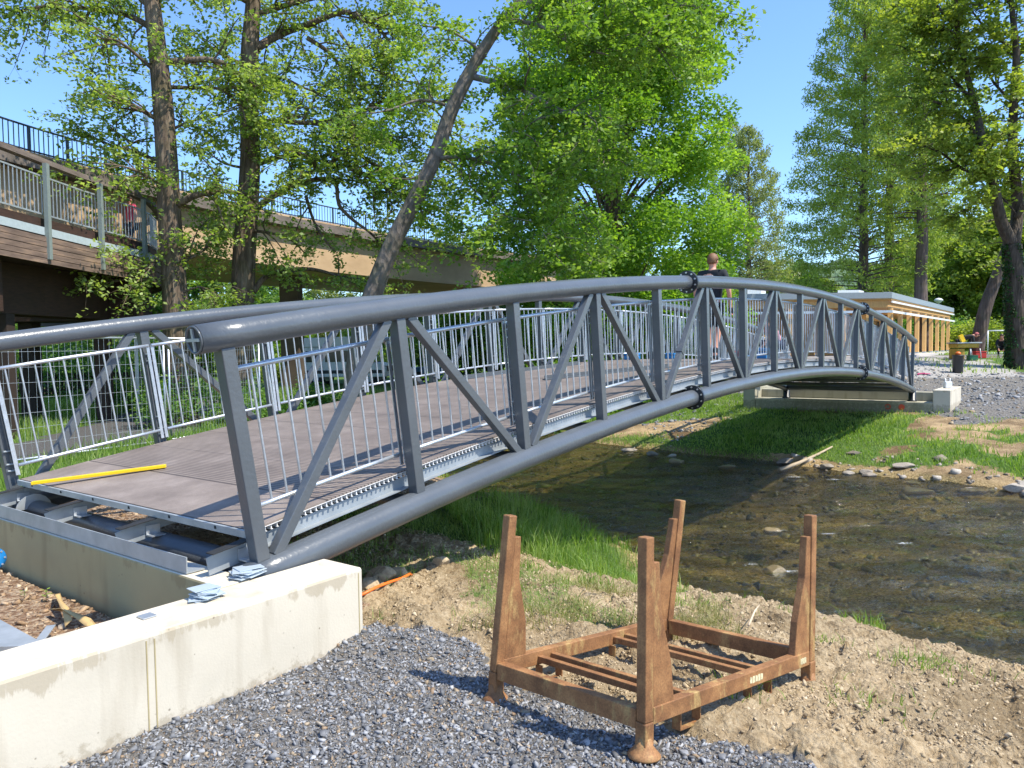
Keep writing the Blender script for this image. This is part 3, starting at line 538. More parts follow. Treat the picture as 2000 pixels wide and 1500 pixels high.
# ---------------------------------------------------------------- arched footbridge
KA = .0191333607; RB = 73.17062715; HB = 1.29415; WB = 3.71369; X0, Y0, Z0 = -1.53040, 4.58683, .54054
ev = np.array([_e[0], _e[1], 0]); nv = np.array([_n[0], _n[1], 0]); BO = np.array([X0, Y0, 0.])
def PB(i, off, lat):
    a = (i-8)*KA; a0 = -8*KA
    u = (RB+off)*math.sin(a)-RB*math.sin(a0); v = (RB+off)*math.cos(a)-RB*math.cos(a0)
    return np.array([X0, Y0, Z0+v])+ev*u+nv*lat
bridge = thing('footbridge', 'arched grey steel truss footbridge with galvanised railings and brown deck crossing the river', 'footbridge', tuple(PB(8, -.2, WB/2)))
LN, LF = .04, WB-.0
for lat in (LN, LF):
    m = MB(); m.tube([PB(i, HB+.085, lat) for i in np.linspace(-.12, 16.15, 80)], .085, 28); o = m.build('top_chord', M['paint'], bridge)
    # end cap with recessed cross
    d = nrm(PB(0, HB, lat)-PB(.1, HB, lat)); c0 = PB(-.12, HB+.085, lat)
    m = MB(); m.lathe(c0, [(.082,.001),(.082,.012),(.072,.012),(.070,.002)], 28, d); m.build('end_ring', M['paint'], o)
    m = MB(); m.lathe(c0, [(.069,.002),(.069,.004)], 28, d); m.build('end_plate', M['darkplastic'], o)
    upv = nrm(np.cross(d, nv)); m = MB(); m.bar(c0+d*.009-upv*.066, c0+d*.009+upv*.066, .018, .012, d); m.bar(c0+d*.010-nv*.066, c0+d*.010+nv*.066, .018, .012, d); m.build('end_cross', M['galv_dull'], o)
    m = MB(); m.tube([PB(i, -.10, lat) for i in np.linspace(-.12, 16.1, 80)], .10, 28); m.build('bottom_chord', M['paint'], bridge)
    for i, off, rr_ in ((4.62, HB+.085, .085), (11.38, HB+.085, .085), (4.66, -.10, .10), (11.34, -.10, .10)):
        cpt = PB(i, off, lat); ax = nrm(PB(i+.1, off, lat)-PB(i-.1, off, lat)); f = MB().lathe(cpt-ax*.018, [(rr_+.058,0),(rr_+.060,.003),(rr_+.060,.033),(rr_+.058,.036)], 28, ax).build('flange', M['flange'], bridge)
        u_ = nrm(np.cross(ax, nv))
        for k in range(10):
            a = 2*PI*k/10; q = cpt+(u_*math.cos(a)+nv*math.sin(a))*(rr_+.034); MB().lathe(q-ax*.036, [(.011,0),(.011,.072)], 6, ax, sm=False).build('bolt', M['bolt'], f)
    for i in range(17):
        p, q = PB(i, -.012, lat), PB(i, HB+.012, lat); d = nrm(q-p); side = nrm(np.cross(d, nv))
        o = MB().bar(p, q, .09, .09, nv).build('post', M['paint'], bridge); bevel(o, .006)
    for i in range(16):
        a, c = (i, i+1) if i % 2 == 0 else (i+1, i); sg = 1 if i % 2 == 0 else -1
        p, q = PB(a+sg*.075, -.02, lat), PB(c-sg*.075, HB+.02, lat)
        o = MB().bar(p, q, .07, .07, nv).build('diagonal', M['paint'], bridge); bevel(o, .005)
    m = MB()   # bolted site joint plates on the diagonal at the splice
    p, q = PB(4+.075, 0, lat), PB(5-.075, HB, lat); c = p+(q-p)*.42; m.bar(c-(q-p)*.03, c+(q-p)*.03, .084, .084, nv); m.build('splice', M['paint'], bridge)
    # galvanised railing panels
    s = 1 if lat < 1 else -1; lr = lat+s*.105
    for i in range(16):
        m = MB(); a, c = i+.055, i+.945
        m.tube([PB(t, 1.16, lr) for t in np.linspace(i+.01, i+.99, 5)], .017, 10); m.tube([PB(t, .285, lr) for t in np.linspace(i+.03, i+.97, 5)], .015, 10)
        for k in range(11):
            t = i+.07+k*(.86/10); m.tube([PB(t, .285, lr), PB(t, 1.155, lr)], .0085, 6, caps=False)
        for t in (i+.016, i+.984): m.bar(PB(t, .20, lr), PB(t, 1.16, lr), .030, .008, nv)
        o = m.build('railing_panel', M['galv'], bridge)
        if i < 16:
            mb = MB(); t = i+.005
            mb.bar(PB(i+.03, .19, lr-s*.036), PB(i+.03, 1.13, lr-s*.036), .007, .055, nv)
            for zz in (.24, .30, .42, 1.0, 1.07): mb.lathe(PB(i, zz, lr-s*.045)-ev*.035, [(.008,0),(.008,.085)], 6, ev, sm=False)
            mb.build('bracket', M['galv_dull'], o)
# deck boards with hollow ends
DA, DB, DT = .13, 3.60, .16
V, Fq, AL = [], [], []
TT = np.linspace(.02, 16.0, 321)
for t in TT:
    for off, lat in ((DT-.012, DA), (DT, DA), (DT, DB), (DT-.012, DB)): V.append(PB(t, off, lat)); AL.append(t*1.4)
for i in range(len(TT)-1):
    b0 = i*4
    for k in range(3): Fq.append((b0+k, b0+4+k, b0+5+k, b0+k+1))
    Fq.append((b0+3, b0+7, b0+4, b0))
deck = mesh_object('deck', np.array(V), [f[::-1] for f in Fq], M['deck'], bridge, vert_attr={'along': np.array(AL)})
m = MB(); n_w = int(16*1.4/.045)
for k in range(n_w):
    t = .03+k*.045/1.4
    m.bar(PB(t, DT-.030, DA+.004), PB(t, DT-.030, DB-.004), .0075, .036, (0,0,1))
    m.bar(PB(t, DT-.046, DA+.001), PB(t, DT-.046, DB-.001), .016, .004, (0,0,1))
m.build('board_webs', M['deck_end'], deck)
m = MB()
TS = np.linspace(.0, 16, 60)
def strip(m, a, c, o0, o1):  # ribbon solid between lateral a..c and offsets o0..o1 following the arch
    for t0, t1 in zip(TS, TS[1:]): m.hexa([PB(t0,o0,a),PB(t1,o0,a),PB(t1,o0,c),PB(t0,o0,c),PB(t0,o1,a),PB(t1,o1,a),PB(t1,o1,c),PB(t0,o1,c)])
strip(m, DA+.05, DA+.10, DT-.062, DT-.050); m.build('rubber_strip', M['rubber'], deck)
m = MB(); strip(m, DA-.003, DA+.004, DT-.0165, DT-.0125); m.build('board_edge', M['deck_end'], deck)
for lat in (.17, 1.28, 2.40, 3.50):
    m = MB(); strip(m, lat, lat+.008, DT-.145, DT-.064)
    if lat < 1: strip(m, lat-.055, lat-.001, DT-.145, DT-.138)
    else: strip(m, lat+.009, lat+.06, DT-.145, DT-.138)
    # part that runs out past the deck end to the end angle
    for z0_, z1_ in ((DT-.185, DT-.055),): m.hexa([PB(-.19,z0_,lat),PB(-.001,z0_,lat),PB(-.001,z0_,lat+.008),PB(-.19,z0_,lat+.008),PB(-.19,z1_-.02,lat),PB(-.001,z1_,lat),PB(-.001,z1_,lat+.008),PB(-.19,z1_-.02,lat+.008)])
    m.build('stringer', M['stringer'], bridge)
    m = MB(); q0, q1 = PB(-.185, DT-.045, lat-.03), PB(.0, DT-.052, lat-.03); m.bar(q0, q1, .075, .006, (0,0,1)); m.build('rubber_pad', M['rubber'], bridge)
    m = MB(); p = PB(-.05, DT-.16, lat-.05); m.bar(p+nv*0, p+ev*.10, .09, .008, (0,0,1)); m.bar(p+nv*.04+np.array([0,0,.03]), p+nv*.04+ev*.10+np.array([0,0,.03]), .008, .07, (0,0,1)); m.build('angle_bracket', M['galv'], bridge)
for i in range(0, 17, 1):
    t = min(max(i, .02), 15.98); m = MB(); r_ = .085 if i in (0, 16) else .05
    m.tube([PB(t, -.10, LN), PB(t, -.10, LF)], r_, 20); m.build('cross_beam', M['paint'], bridge)
m = MB(); m.hexa([PB(8-8+.0,DT-.048,DA),PB(.012,DT-.048,DA),PB(.012,DT-.048,DB),PB(0,DT-.048,DB),PB(0,DT,DA),PB(.012,DT,DA),PB(.012,DT,DB),PB(0,DT,DB)])
o = m.build('deck_end_trim', M['galv_dull'], bridge)
m = MB()
for k in range(6):
    lat = DA+.35+k*.56; p = PB(-.001, DT-.018, lat); m.bar(p-ev*.003, p+ev*.003, .018, .020, (0,0,1))
m.build('trim_slots', M['rubber'], o)
# end angle on the abutment
m = MB(); a, c = -.3, 4.6
def BL(u, l, z): return np.array([X0, Y0, z])+ev*u+nv*l
m.hexa([BL(-.318,a+.62,.474),BL(-.310,a+.62,.474),BL(-.310,c,.474),BL(-.318,c,.474),BL(-.318,a+.62,.575),BL(-.310,a+.62,.575),BL(-.310,c,.575),BL(-.318,c,.575)])
m.hexa([BL(-.309,a+.62,.474),BL(-.20,a+.62,.474),BL(-.20,c,.474),BL(-.309,c,.474),BL(-.309,a+.62,.482),BL(-.20,a+.62,.482),BL(-.20,c,.482),BL(-.309,c,.482)])
m.build('end_angle', M['galv_dull'], bridge)
# gusset fin on the far end cross pipe
m = MB(); p = PB(0, -.10, LF-.35); pts = [p+ev*(-.13)+nv*.004*s+np.array([0,0,0]) for s in (-1,1)]
for s in (-1, 1): pass
ang = np.linspace(PI*.95, PI*.05, 9); prof = [(math.cos(a)*.15, math.sin(a)*.15) for a in ang]
vs = [p+ev*x_+np.array([0,0,z_])-nv*.005 for x_, z_ in prof]+[p+ev*x_+np.array([0,0,z_])+nv*.005 for x_, z_ in prof]
nn = len(prof); m.add(vs, [tuple(range(nn)), tuple(range(2*nn-1, nn-1, -1))]+[(i, nn+i, nn+i+1, i+1) for i in range(nn-1)]+[(nn-1, 2*nn-1, nn, 0)]); m.build('gusset', M['galv_dull'], bridge)
for lat in (LN, LF):
    for i in (0.02, 16.08):
        c = PB(i, -.10, lat); zb = .10
        m = MB(); m.lathe((c[0], c[1], zb), [(.13,0),(.13,.035),(.10,.04),(.10,c[2]-zb)], 24); m.build('bearing', M['flange'], bridge)
# ---------------------------------------------------------------- abutments
def concrete_block(m, u0, u1, l0, l1, z0, z1, b=.018):
    def xf(v): return BL(v[0], v[1], v[2])
    bm_ = MB(); bm_.bbox(u0, u1, l0, l1, z0, z1, b, xf); m.add(bm_.v, [f[::-1] for f in bm_.f]); return m
ab = thing('bridge_abutment', 'pale concrete abutment wall in the foreground carrying the near end of the bridge', 'abutment', tuple(BL(-.3, 1.5, 0)))
m = MB(); concrete_block(m, -3.6, .40, -.44, -.075, -.35, .47, .02); m.build('wing_wall', M['concrete'], ab)
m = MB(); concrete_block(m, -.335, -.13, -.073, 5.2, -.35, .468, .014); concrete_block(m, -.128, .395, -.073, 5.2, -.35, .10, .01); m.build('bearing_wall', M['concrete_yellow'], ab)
m = MB()
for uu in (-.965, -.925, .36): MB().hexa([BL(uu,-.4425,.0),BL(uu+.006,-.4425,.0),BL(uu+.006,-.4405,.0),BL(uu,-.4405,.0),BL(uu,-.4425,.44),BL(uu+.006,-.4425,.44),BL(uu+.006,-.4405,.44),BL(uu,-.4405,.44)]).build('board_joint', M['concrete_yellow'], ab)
fa = thing('bridge_abutment', 'concrete abutment with red painted marks under the far end of the bridge', 'abutment', tuple(BL(22.4, 1.9, 0)))
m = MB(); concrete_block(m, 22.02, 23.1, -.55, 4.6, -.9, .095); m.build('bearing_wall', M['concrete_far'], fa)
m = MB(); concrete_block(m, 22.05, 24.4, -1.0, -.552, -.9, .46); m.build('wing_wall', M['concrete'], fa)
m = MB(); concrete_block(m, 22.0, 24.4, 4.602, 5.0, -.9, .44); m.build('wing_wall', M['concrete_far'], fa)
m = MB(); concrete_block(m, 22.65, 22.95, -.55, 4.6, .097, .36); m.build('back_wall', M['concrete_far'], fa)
for k, l_ in enumerate((.25, .62)):
    m = MB(); cc = BL(22.012, l_, -.06)
    if k == 0: m.lathe(cc, [(.085,0),(.085,.006)], 14, -ev)
    else:
        for a in range(10): 
            a0, a1 = a*2*PI/10*.92, (a+1)*2*PI/10*.92; m.bar(cc+nv*math.cos(a0)*.07+np.array([0,0,math.sin(a0)*.07]), cc+nv*math.cos(a1)*.07+np.array([0,0,math.sin(a1)*.07]), .03, .008, ev)
    m.build('spray_mark', plain('red_spray_paint', (.62,.10,.05), .8), fa)
# ---------------------------------------------------------------- things on and around the near end
m = MB(); p, q = PB(-.09, DT+.016, 3.02), PB(1.22, DT+.016, 4.25-1.0)
a0_ = PB(0, 0, 0); p = BL(-.11, 3.05, .735); q = np.append(atz(330, 877, .97)[:2], 0)
uq, lq = UL(q[0], q[1]); iq = uq/1.4; q = PB(iq, DT+.018, lq); m.bar(p, q, .055, .028, (0,0,1)); o = m.build('yellow_bar', M['yellow'], org=tuple(p)); bevel(o, .004); tag(o, 'long yellow bar lying across the near left corner of the brown deck', 'bar')
def plate_stack(name, label, u, l, z, n, w, h, seed, spread):
    r = random.Random(seed); th_ = thing(name, label, 'metal plates', tuple(BL(u, l, z)))
    for k in range(n):
        a = r.uniform(-.35, .35)+(.9 if r.random() < .15 else 0); cx_, cy_ = r.uniform(-spread, spread), r.uniform(-spread, spread); c_, s_ = math.cos(a), math.sin(a)
        P = []
        for zz in (z+.003+k*.0065, z+.0065+k*.0065):
            for sx, sy in ((-1,-1),(1,-1),(1,1),(-1,1)):
                x_, y_ = sx*w/2, sy*h/2; P.append(BL(u+cx_+x_*c_-y_*s_, l+cy_+x_*s_+y_*c_, zz+sy*.001))
        MB().hexa([P[i] for i in (3,2,1,0,7,6,5,4)]).build('metal_plate', M['plate'], th_)
    return th_
plate_stack('plate_stack', 'untidy stack of small galvanised plates nearer the camera on the wing wall top', -.50, -.19, .47, 9, .13, .10, 3, .030)
plate_stack('plate_stack', 'small stack of galvanised plates at the inner wall corner beside the tube end', -.13, -.02, .469, 8, .15, .11, 5, .022)
m = MB(); concrete = None; m.hexa([BL(-.87,-.24,.473),BL(-.80,-.24,.473),BL(-.80,-.17,.473),BL(-.87,-.17,.473),BL(-.87,-.24,.479),BL(-.80,-.24,.479),BL(-.80,-.17,.479),BL(-.87,-.17,.479)]); o = m.build('loose_plate', M['galv'], org=tuple(BL(-.84,-.2,.475))); tag(o, 'single small grey metal plate lying alone on the wing wall', 'metal plate')
# orange cable
pts = [(712,1166),(735,1156),(760,1142),(785,1128),(800,1118)]
P = [atz(px, py, .02) for px, py in pts]; P = [np.array([p[0], p[1], float(surf(p[0], p[1]))+.03]) for p in P]; P = [P[0]+np.array([-.25,-.02,-.1])]+P+[P[-1]+np.array([.1,.15,-.12])]
o = MB().tube(P, .011, 8).build('orange_cable', M['orange'], org=tuple(P[1])); tag(o, 'orange cable poking out of the soil behind the wall end', 'cable')
# blue flange fitting at the left edge
c = atz(2, 1092, .33); fl_t = thing('blue_pipe_fitting', 'bright blue round pipe flange standing against the abutment at the left edge', 'pipe fitting', tuple(c)); ax = nrm(np.array([.75,-.55,.1]))
MB().lathe(c-ax*.02-np.array([.05,0,0]), [(.05,-.08),(.05,0),(.078,.002),(.080,.022),(.06,.03),(.0,.032)], 24, ax).build('flange_disc', M['blue'], fl_t)
m = MB(); u_ = nrm(np.cross(ax, (0,0,1))); w_ = np.cross(ax, u_)
for k in range(8): a = k*PI/4; MB().lathe(c-np.array([.05,0,0])+(u_*math.cos(a)+w_*math.sin(a))*.065, [(.008,-.01),(.008,.014)], 6, ax, sm=False).build('bolt', M['bolt'], fl_t)

# pit debris
def board(name, label, cat, mat, a, b, w, t, z, group=None):
    p, q = atz(*a, z), atz(*b, z); o = MB().bar(p, q, w, t, (0,0,1)).build(name, mat, org=tuple((p+q)/2)); bevel(o, .002); return tag(o, label, cat, group)
tan = plain('tan_webbing', (.50,.34,.14), .8)
m = MB()
def ribbon(name, label, pts, w, mat):
    P = [atz(px, py, z) for px, py, z in pts]; vs = []; m = MB()
    for i, p in enumerate(P):
        d = nrm(P[min(i+1,len(P)-1)]-P[max(i-1,0)]); s = nrm(np.cross(d, (0,0,1)))*w/2*(1 if i % 2 else .9); tw = np.array([0,0,.02*math.sin(i*1.7)])
        vs += [p-s-tw, p+s+tw, p+s+tw+np.array([0,0,.004]), p-s-tw+np.array([0,0,.004])]
    fs = []
    for i in range(len(P)-1):
        b0 = i*4; fs += [(b0+k, b0+(k+1)%4, b0+4+(k+1)%4, b0+4+k) for k in range(4)]
    fs += [(3,2,1,0), tuple(len(vs)-4+k for k in range(4))]; m.add(vs, fs, True); o = m.build(name, mat, org=tuple(P[0])); return tag(o, label, 'strap')
ribbon('lifting_strap', 'longer crumpled tan lifting strap trailing across the pit debris', [(100,1190,.13),(125,1193,.16),(150,1203,.15),(172,1216,.13),(188,1226,.12),(165,1234,.13),(140,1238,.14),(115,1246,.12)], .035, tan)
ribbon('lifting_strap', 'short tan strap end standing up among the pit debris', [(112,1160,.12),(116,1172,.15),(128,1190,.16),(134,1218,.12)], .04, tan)
m = MB(); q = [atz(-60,1190,.17), atz(0,1210,.17), atz(78,1252,.17), atz(40,1262,.17), atz(-60,1265,.17)]; o = m.prism([tuple(p[:2]) for p in q][::-1], .10, .17).build('flat_steel_sheet', M['galv_dull'], org=tuple(q[1])); tag(o, 'flat grey steel sheet lying in the pit at the left edge', 'steel sheet')
board('short_steel_offcut', 'short grey steel offcut leaning beside the flat sheet in the pit', 'offcut', M['galv_dull'], (75,1255), (100,1222), .05, .008, .15)
# seedlings in the pit
def seedling(px, py, label, s=1):
    c = atz(px, py, .1); t = thing('seedling', label, 'plant', tuple(c)); MB().tube([c, c+np.array([.004,0,.06*s])], .002, 5).build('stem', M['grass'], t)
    V, Fc = [], []
    for k in range(9):
        a = random.uniform(0, 2*PI); r = random.uniform(.008,.03)*s; h_ = random.uniform(.02,.065)*s; p = c+np.array([math.cos(a)*r, math.sin(a)*r, h_]); d = np.array([math.cos(a), math.sin(a), .2])*.013*s; w = np.array([-math.sin(a), math.cos(a), 0])*.009*s
        b0 = len(V); V += [p-d, p+w, p+d, p-w]; Fc.append((b0,b0+1,b0+2,b0+3))
    mesh_object('leaves', np.array(V), Fc, M['leaf_robinia'], t, face_attr={'tint': [.8]*9})
seedling(90, 1172, 'bright green seedling to the right of the two in the pit', 1.2); seedling(47, 1168, 'smaller green seedling to the left of the two in the pit', .9)
# ---------------------------------------------------------------- rusty stillage
LT, FT, RT = np.array([-.107,3.865]), np.array([.556,3.250]), np.array([1.625,4.150])
ax_a = np.append(RT-FT, -.115); La = np.linalg.norm(ax_a); ax_a = ax_a/La
ax_b = np.append(LT-FT, -.03); Lb = np.linalg.norm(ax_b); ax_b = ax_b/Lb; ax_c = nrm(np.cross(ax_a, ax_b)); 
so = np.append(FT, .012)
def SL(a, b_, c): return so+ax_a*a+ax_b*b_+ax_c*c
st = thing('post_pallet_stillage', 'rusty brown steel stillage frame with four upright posts standing on the gravel edge', 'stillage', tuple(so))
def sbar(m, p, q, w, h): return m.bar(SL(*p), SL(*q), w, h, ax_c)
HP = .955
for (a, b_, ia, ib) in ((0,0,1,1),(La,0,-1,1),(0,Lb,1,-1),(La,Lb,-1,-1)):
    LEAN = {(0,0):-.005,(La,0):.008,(0,Lb):.055,(La,Lb):.075}[(a,b_)]
    def SL(a_, b2, c, L_=LEAN, s0=so): return s0+ax_a*a_+ax_b*b2+ax_c*c+np.array([L_,0,0])*max(0,c-.15)/.8
    m = MB(); m.bar(SL(a,b_,.05), SL(a,b_,.15), .060, .060, ax_a); m.bar(SL(a,b_,.15), SL(a,b_,HP), .054, .054, ax_a); o = m.build('post', M['rust'], st); bevel(o, .006)
    cpr = MB(); cpr.lathe(SL(a,b_,0), [(.072,0),(.074,.008),(.060,.022),(.040,.045),(.032,.085)], 20, ax_c); cpr.build('foot', M['rust'], o)
    # folded tapering gusset plate along the inside of the post
    g = MB(); gd = ax_b*ib if False else ax_a*ia
    z0g, z1g = .205, .84; off = .029
    w0, w1 = .15, .042; tk = .020
    nrml = ax_b
    P = []
    for s in (-1, 1):
        for d_, z_ in ((off, z0g), (off+w0, z0g), (off+w0*.86, z0g+.18), (off+w1*1.35, .62), (off+w1, z1g), (off, z1g)): P.append(SL(a, b_, z_)+gd*d_+nrml*tk*s)
    g.add(P, [(5,4,3,2,1,0),(6,7,8,9,10,11)]+[(i,(i+1)%6,6+(i+1)%6,6+i) for i in range(6)]); og = g.build('gusset', M['rust'], o); bevel(og, .004)
def SL(a, b_, c): return so+ax_a*a+ax_b*b_+ax_c*c
zr = .172
for (p, q) in (((0.03,0,zr),(La-.03,0,zr)), ((0.03,Lb,zr),(La-.03,Lb,zr))):
    o = sbar(MB(), p, q, .05, .075).build('side_rail', M['rust'], st); bevel(o, .004)
for (p, q) in (((0,.03,zr-.012),(0,Lb-.03,zr-.012)), ((La,.03,zr-.012),(La,Lb-.03,zr-.012))):
    o = sbar(MB(), p, q, .055, .085).build('end_rail', M['rust'], st); bevel(o, .004)
for a in (.28, .375, La-.52, La-.425):
    o = sbar(MB(), (a,.025,zr-.005), (a,Lb-.025,zr-.005), .034, .034).build('cross_bar', M['rust'], st); bevel(o, .003)
for b_, s in ((0,1),(Lb,-1)):
    for a0_, a1_ in ((.27,.42),(La-.55,La-.36)):
        m = MB(); yb = b_+s*.03
        sbar(m, (a0_,yb,zr-.037), (a0_,yb,zr-.125), .03, .008) if False else None
        m.bar(SL(a0_,yb,zr-.036), SL(a0_,yb,zr-.132), .008, .045, ax_b); m.bar(SL(a1_,yb,zr-.036), SL(a1_,yb,zr-.132), .008, .045, ax_b); m.bar(SL(a0_+.004,yb,zr-.128), SL(a1_-.004,yb,zr-.128), .045, .008, ax_c); m.build('fork_loop', M['rust'], st)
lab = plain('worn_pale_sticker', (.62,.55,.33), .8, var=.3, scale=60)
for a0_, a1_ in ((La-.62,La-.50),(La-.13,La-.07)):
    m = MB()
    for k in range(5):
        x_ = a0_+(a1_-a0_)*k/5; m.hexa([SL(x_,-.0265,zr-.015-.004*(k%2)),SL(x_+(a1_-a0_)/5*.8,-.0265,zr-.017),SL(x_+(a1_-a0_)/5*.8,-.0251,zr-.017),SL(x_,-.0251,zr-.015),SL(x_,-.0265,zr+.016),SL(x_+(a1_-a0_)/5*.8,-.0265,zr+.012+.004*(k%2)),SL(x_+(a1_-a0_)/5*.8,-.0251,zr+.012),SL(x_,-.0251,zr+.016)])
    m.build('worn_sticker', lab, st)
# ---------------------------------------------------------------- trees
def leaf_mesh(name, P, size, mat, parent, tint=None, droop=.25, asp=.62, up=.5):
    n = len(P); P = np.asarray(P); d = rng.normal(0, 1, (n, 3)); d[:,2] = d[:,2]*.5-droop; d /= np.linalg.norm(d, axis=1)[:,None]
    nn = rng.normal(0, 1, (n, 3)); nn[:,2] = np.abs(nn[:,2])+up; s = np.cross(nn, d); s /= np.linalg.norm(s, axis=1)[:,None]+1e-9
    sz = (size*rng.uniform(.6, 1.3, n))[:,None]
    V = np.stack([P-d*sz*.5, P+s*sz*asp*.5-d*sz*.05, P+d*sz*.5, P-s*sz*asp*.5-d*sz*.05], 1).reshape(-1, 3)
    Fq = (np.arange(n)[:,None]*4+np.arange(4)[None])
    t = np.clip(rng.normal(.5, .22, n), 0, 1) if tint is None else np.clip(tint+rng.normal(0, .14, n), 0, 1)
    return mesh_object(name, V, Fq, mat, parent, face_attr={'tint': t})
class Tree:
    def __init__(s, seed): s.r = random.Random(seed); s.wood = MB(); s.tw = MB(); s.leaf = []; s.tint = []
    def limb(s, pts, rad, n=9, sub=3):
        # smooth polyline through the traced points, a little crooked
        P = [np.asarray(p, float) for p in pts]; out = []; ro = []
        for i in range(len(P)-1):
            p0 = P[max(i-1,0)]; p1, p2 = P[i], P[i+1]; p3 = P[min(i+2,len(P)-1)]
            for k in range(sub):
                t = k/sub; q = .5*((2*p1)+(-p0+p2)*t+(2*p0-5*p1+4*p2-p3)*t*t+(-p0+3*p1-3*p2+p3)*t**3); out.append(q); ro.append(rad[i]+(rad[i+1]-rad[i])*t)
        out.append(P[-1]); ro.append(rad[-1]); s.wood.tube(out, ro, n); return out, ro
    def clump(s, c, rad, n, tint):
        v = rng.normal(0, 1, (n, 3)); v /= np.linalg.norm(v, axis=1)[:,None]; v *= (rng.uniform(0,1,n)**.5)[:,None]*rad; v[:,2] *= .6
        s.leaf.append(np.asarray(c)+v); s.tint.append(np.full(n, tint))
    def twigs(s, P, R, count, ln, leafn, spread=.28, start=.15, droop=.15, rmin=.006, tint=None, sidebias=0):
        r = s.r; m = len(P)-1
        for k in range(count):
            t = (start+(1-start)*r.random())*m; i = min(int(t), m-1); p = P[i]+(P[i+1]-P[i])*(t-i); ax = nrm(P[i+1]-P[i])
            d = np.array([r.gauss(0,1), r.gauss(0,1)*.8, r.gauss(.15,.6)]); d = d-ax*np.dot(d, ax)*.6+ax*.5; d = nrm(d); L = ln*r.uniform(.5, 1.25)
            pts = [p]; nseg = 4
            for j in range(nseg):
                d = nrm(d+np.array([r.gauss(0,.25), r.gauss(0,.25), r.gauss(-droop,.2)])); pts.append(pts[-1]+d*L/nseg)
            r0 = min(R[min(i, len(R)-1)]*.5, .012+.012*L); s.tw.tube(pts, [r0*(1-.75*j/nseg)+.002 for j in range(nseg+1)], 4, caps=False)
            tn = r.gauss(.5,.12) if tint is None else tint+r.gauss(0,.1)
            for j in range(1, nseg+1):
                q = pts[j]; s.clump(q, spread*r.uniform(.7,1.4), int(leafn*r.uniform(.5,1.2)*(.5+.5*j/nseg)), tn)
                for _ in range(2):
                    d2 = nrm(d+np.array([r.gauss(0,.9), r.gauss(0,.9), r.gauss(-.1,.5)])); q2 = q+d2*L*.28*r.uniform(.5,1.2); s.tw.tube([q, q2], [.004,.002], 3, caps=False); s.clump(q2, spread*r.uniform(.6,1.2), int(leafn*.8*r.uniform(.4,1.2)), tn)
    def build(s, name, label, cat, base, barkm, leafm, leafsize, group=None, **kw):
        t = thing(name, label, cat, tuple(base), group); s.wood.build('trunk', barkm, t)
        if s.leaf:
            c = leaf_mesh('crown', np.concatenate(s.leaf), leafsize, leafm, t, np.concatenate(s.tint), **kw)
            if s.tw.v: s.tw.build('twigs', barkm, c)
        return t
def trace(pts, d0, r, wander=.5, dz=0):
    out = []; d = d0
    for i, (px, py) in enumerate(pts):
        out.append(at(px, py, d)); d += r.uniform(-wander, wander)+dz
    return out
# --- two rough barked alders behind the near bridge end
def big_tree(seed, depth, trunk, limbs, label, leafm, bk, lsz, nt, leafn, top=None, ln=1.5, spread=.28, trunk_tw=20, dscale=1.):
    T = Tree(seed); r = T.r
    P = [at(px, py, depth) for px, py, _ in trunk]; P[0][2] = min(P[0][2], float(surf(P[0][0], P[0][1]))-.1)
    # root flare
    out, ro = T.limb(P, [q[2] for q in trunk], 16, 4)
    for a in range(6):
        an = a*PI/3+r.random(); b = P[0]+np.array([math.cos(an)*.45, math.sin(an)*.45, -.05]); T.wood.tube([P[0]+np.array([0,0,.65]), P[0]+(b-P[0])*.55+np.array([0,0,.25]), b], [trunk[0][2]*.55, trunk[0][2]*.42, .05], 6)
    T.twigs(out, ro, trunk_tw, ln*.8, leafn, spread, start=.35)
    for L in limbs:
        pts, r0, r1 = L[:3]; wd = L[3] if len(L) > 3 else .45; dz = L[4] if len(L) > 4 else 0
        Q = trace(pts, depth, r, wd, dz); k = len(Q); rad = [r0+(r1-r0)*i/(k-1) for i in range(k)]
        o, rr_ = T.limb(Q, rad, 8, 3); length = sum(np.linalg.norm(b-a) for a, b in zip(Q, Q[1:]))
        T.twigs(o, rr_, max(4, int(nt*length*(L[5] if len(L) > 5 else 1))), ln, leafn, spread, start=.12)
    for px, py, dd, w, h, n in (top or []):   # twig fans from invisible higher boughs: real boughs outside the frame
        for _ in range(n):
            q = at(px+r.uniform(-w,w), py+r.uniform(-h,h), depth+dd+r.uniform(-1.2,1.2)); q0 = q+np.array([r.uniform(-.8,.8), r.uniform(-.6,.6), r.uniform(.2,.9)])
            T.twigs([q0, (q+q0)/2, q], [.02,.015,.01], 2, ln*.8, leafn, spread, start=0)
    return T.build('broadleaf_tree', label, 'tree', (P[0][0], P[0][1], 0), bk, leafm, lsz)
tr1 = [(358,835,.43),(350,760,.37),(346,700,.345),(343,600,.32),(338,520,.30),(330,400,.285),(325,300,.265),(318,200,.25),(308,100,.225),(297,0,.20),(290,-120,.16),(300,-260,.09)]
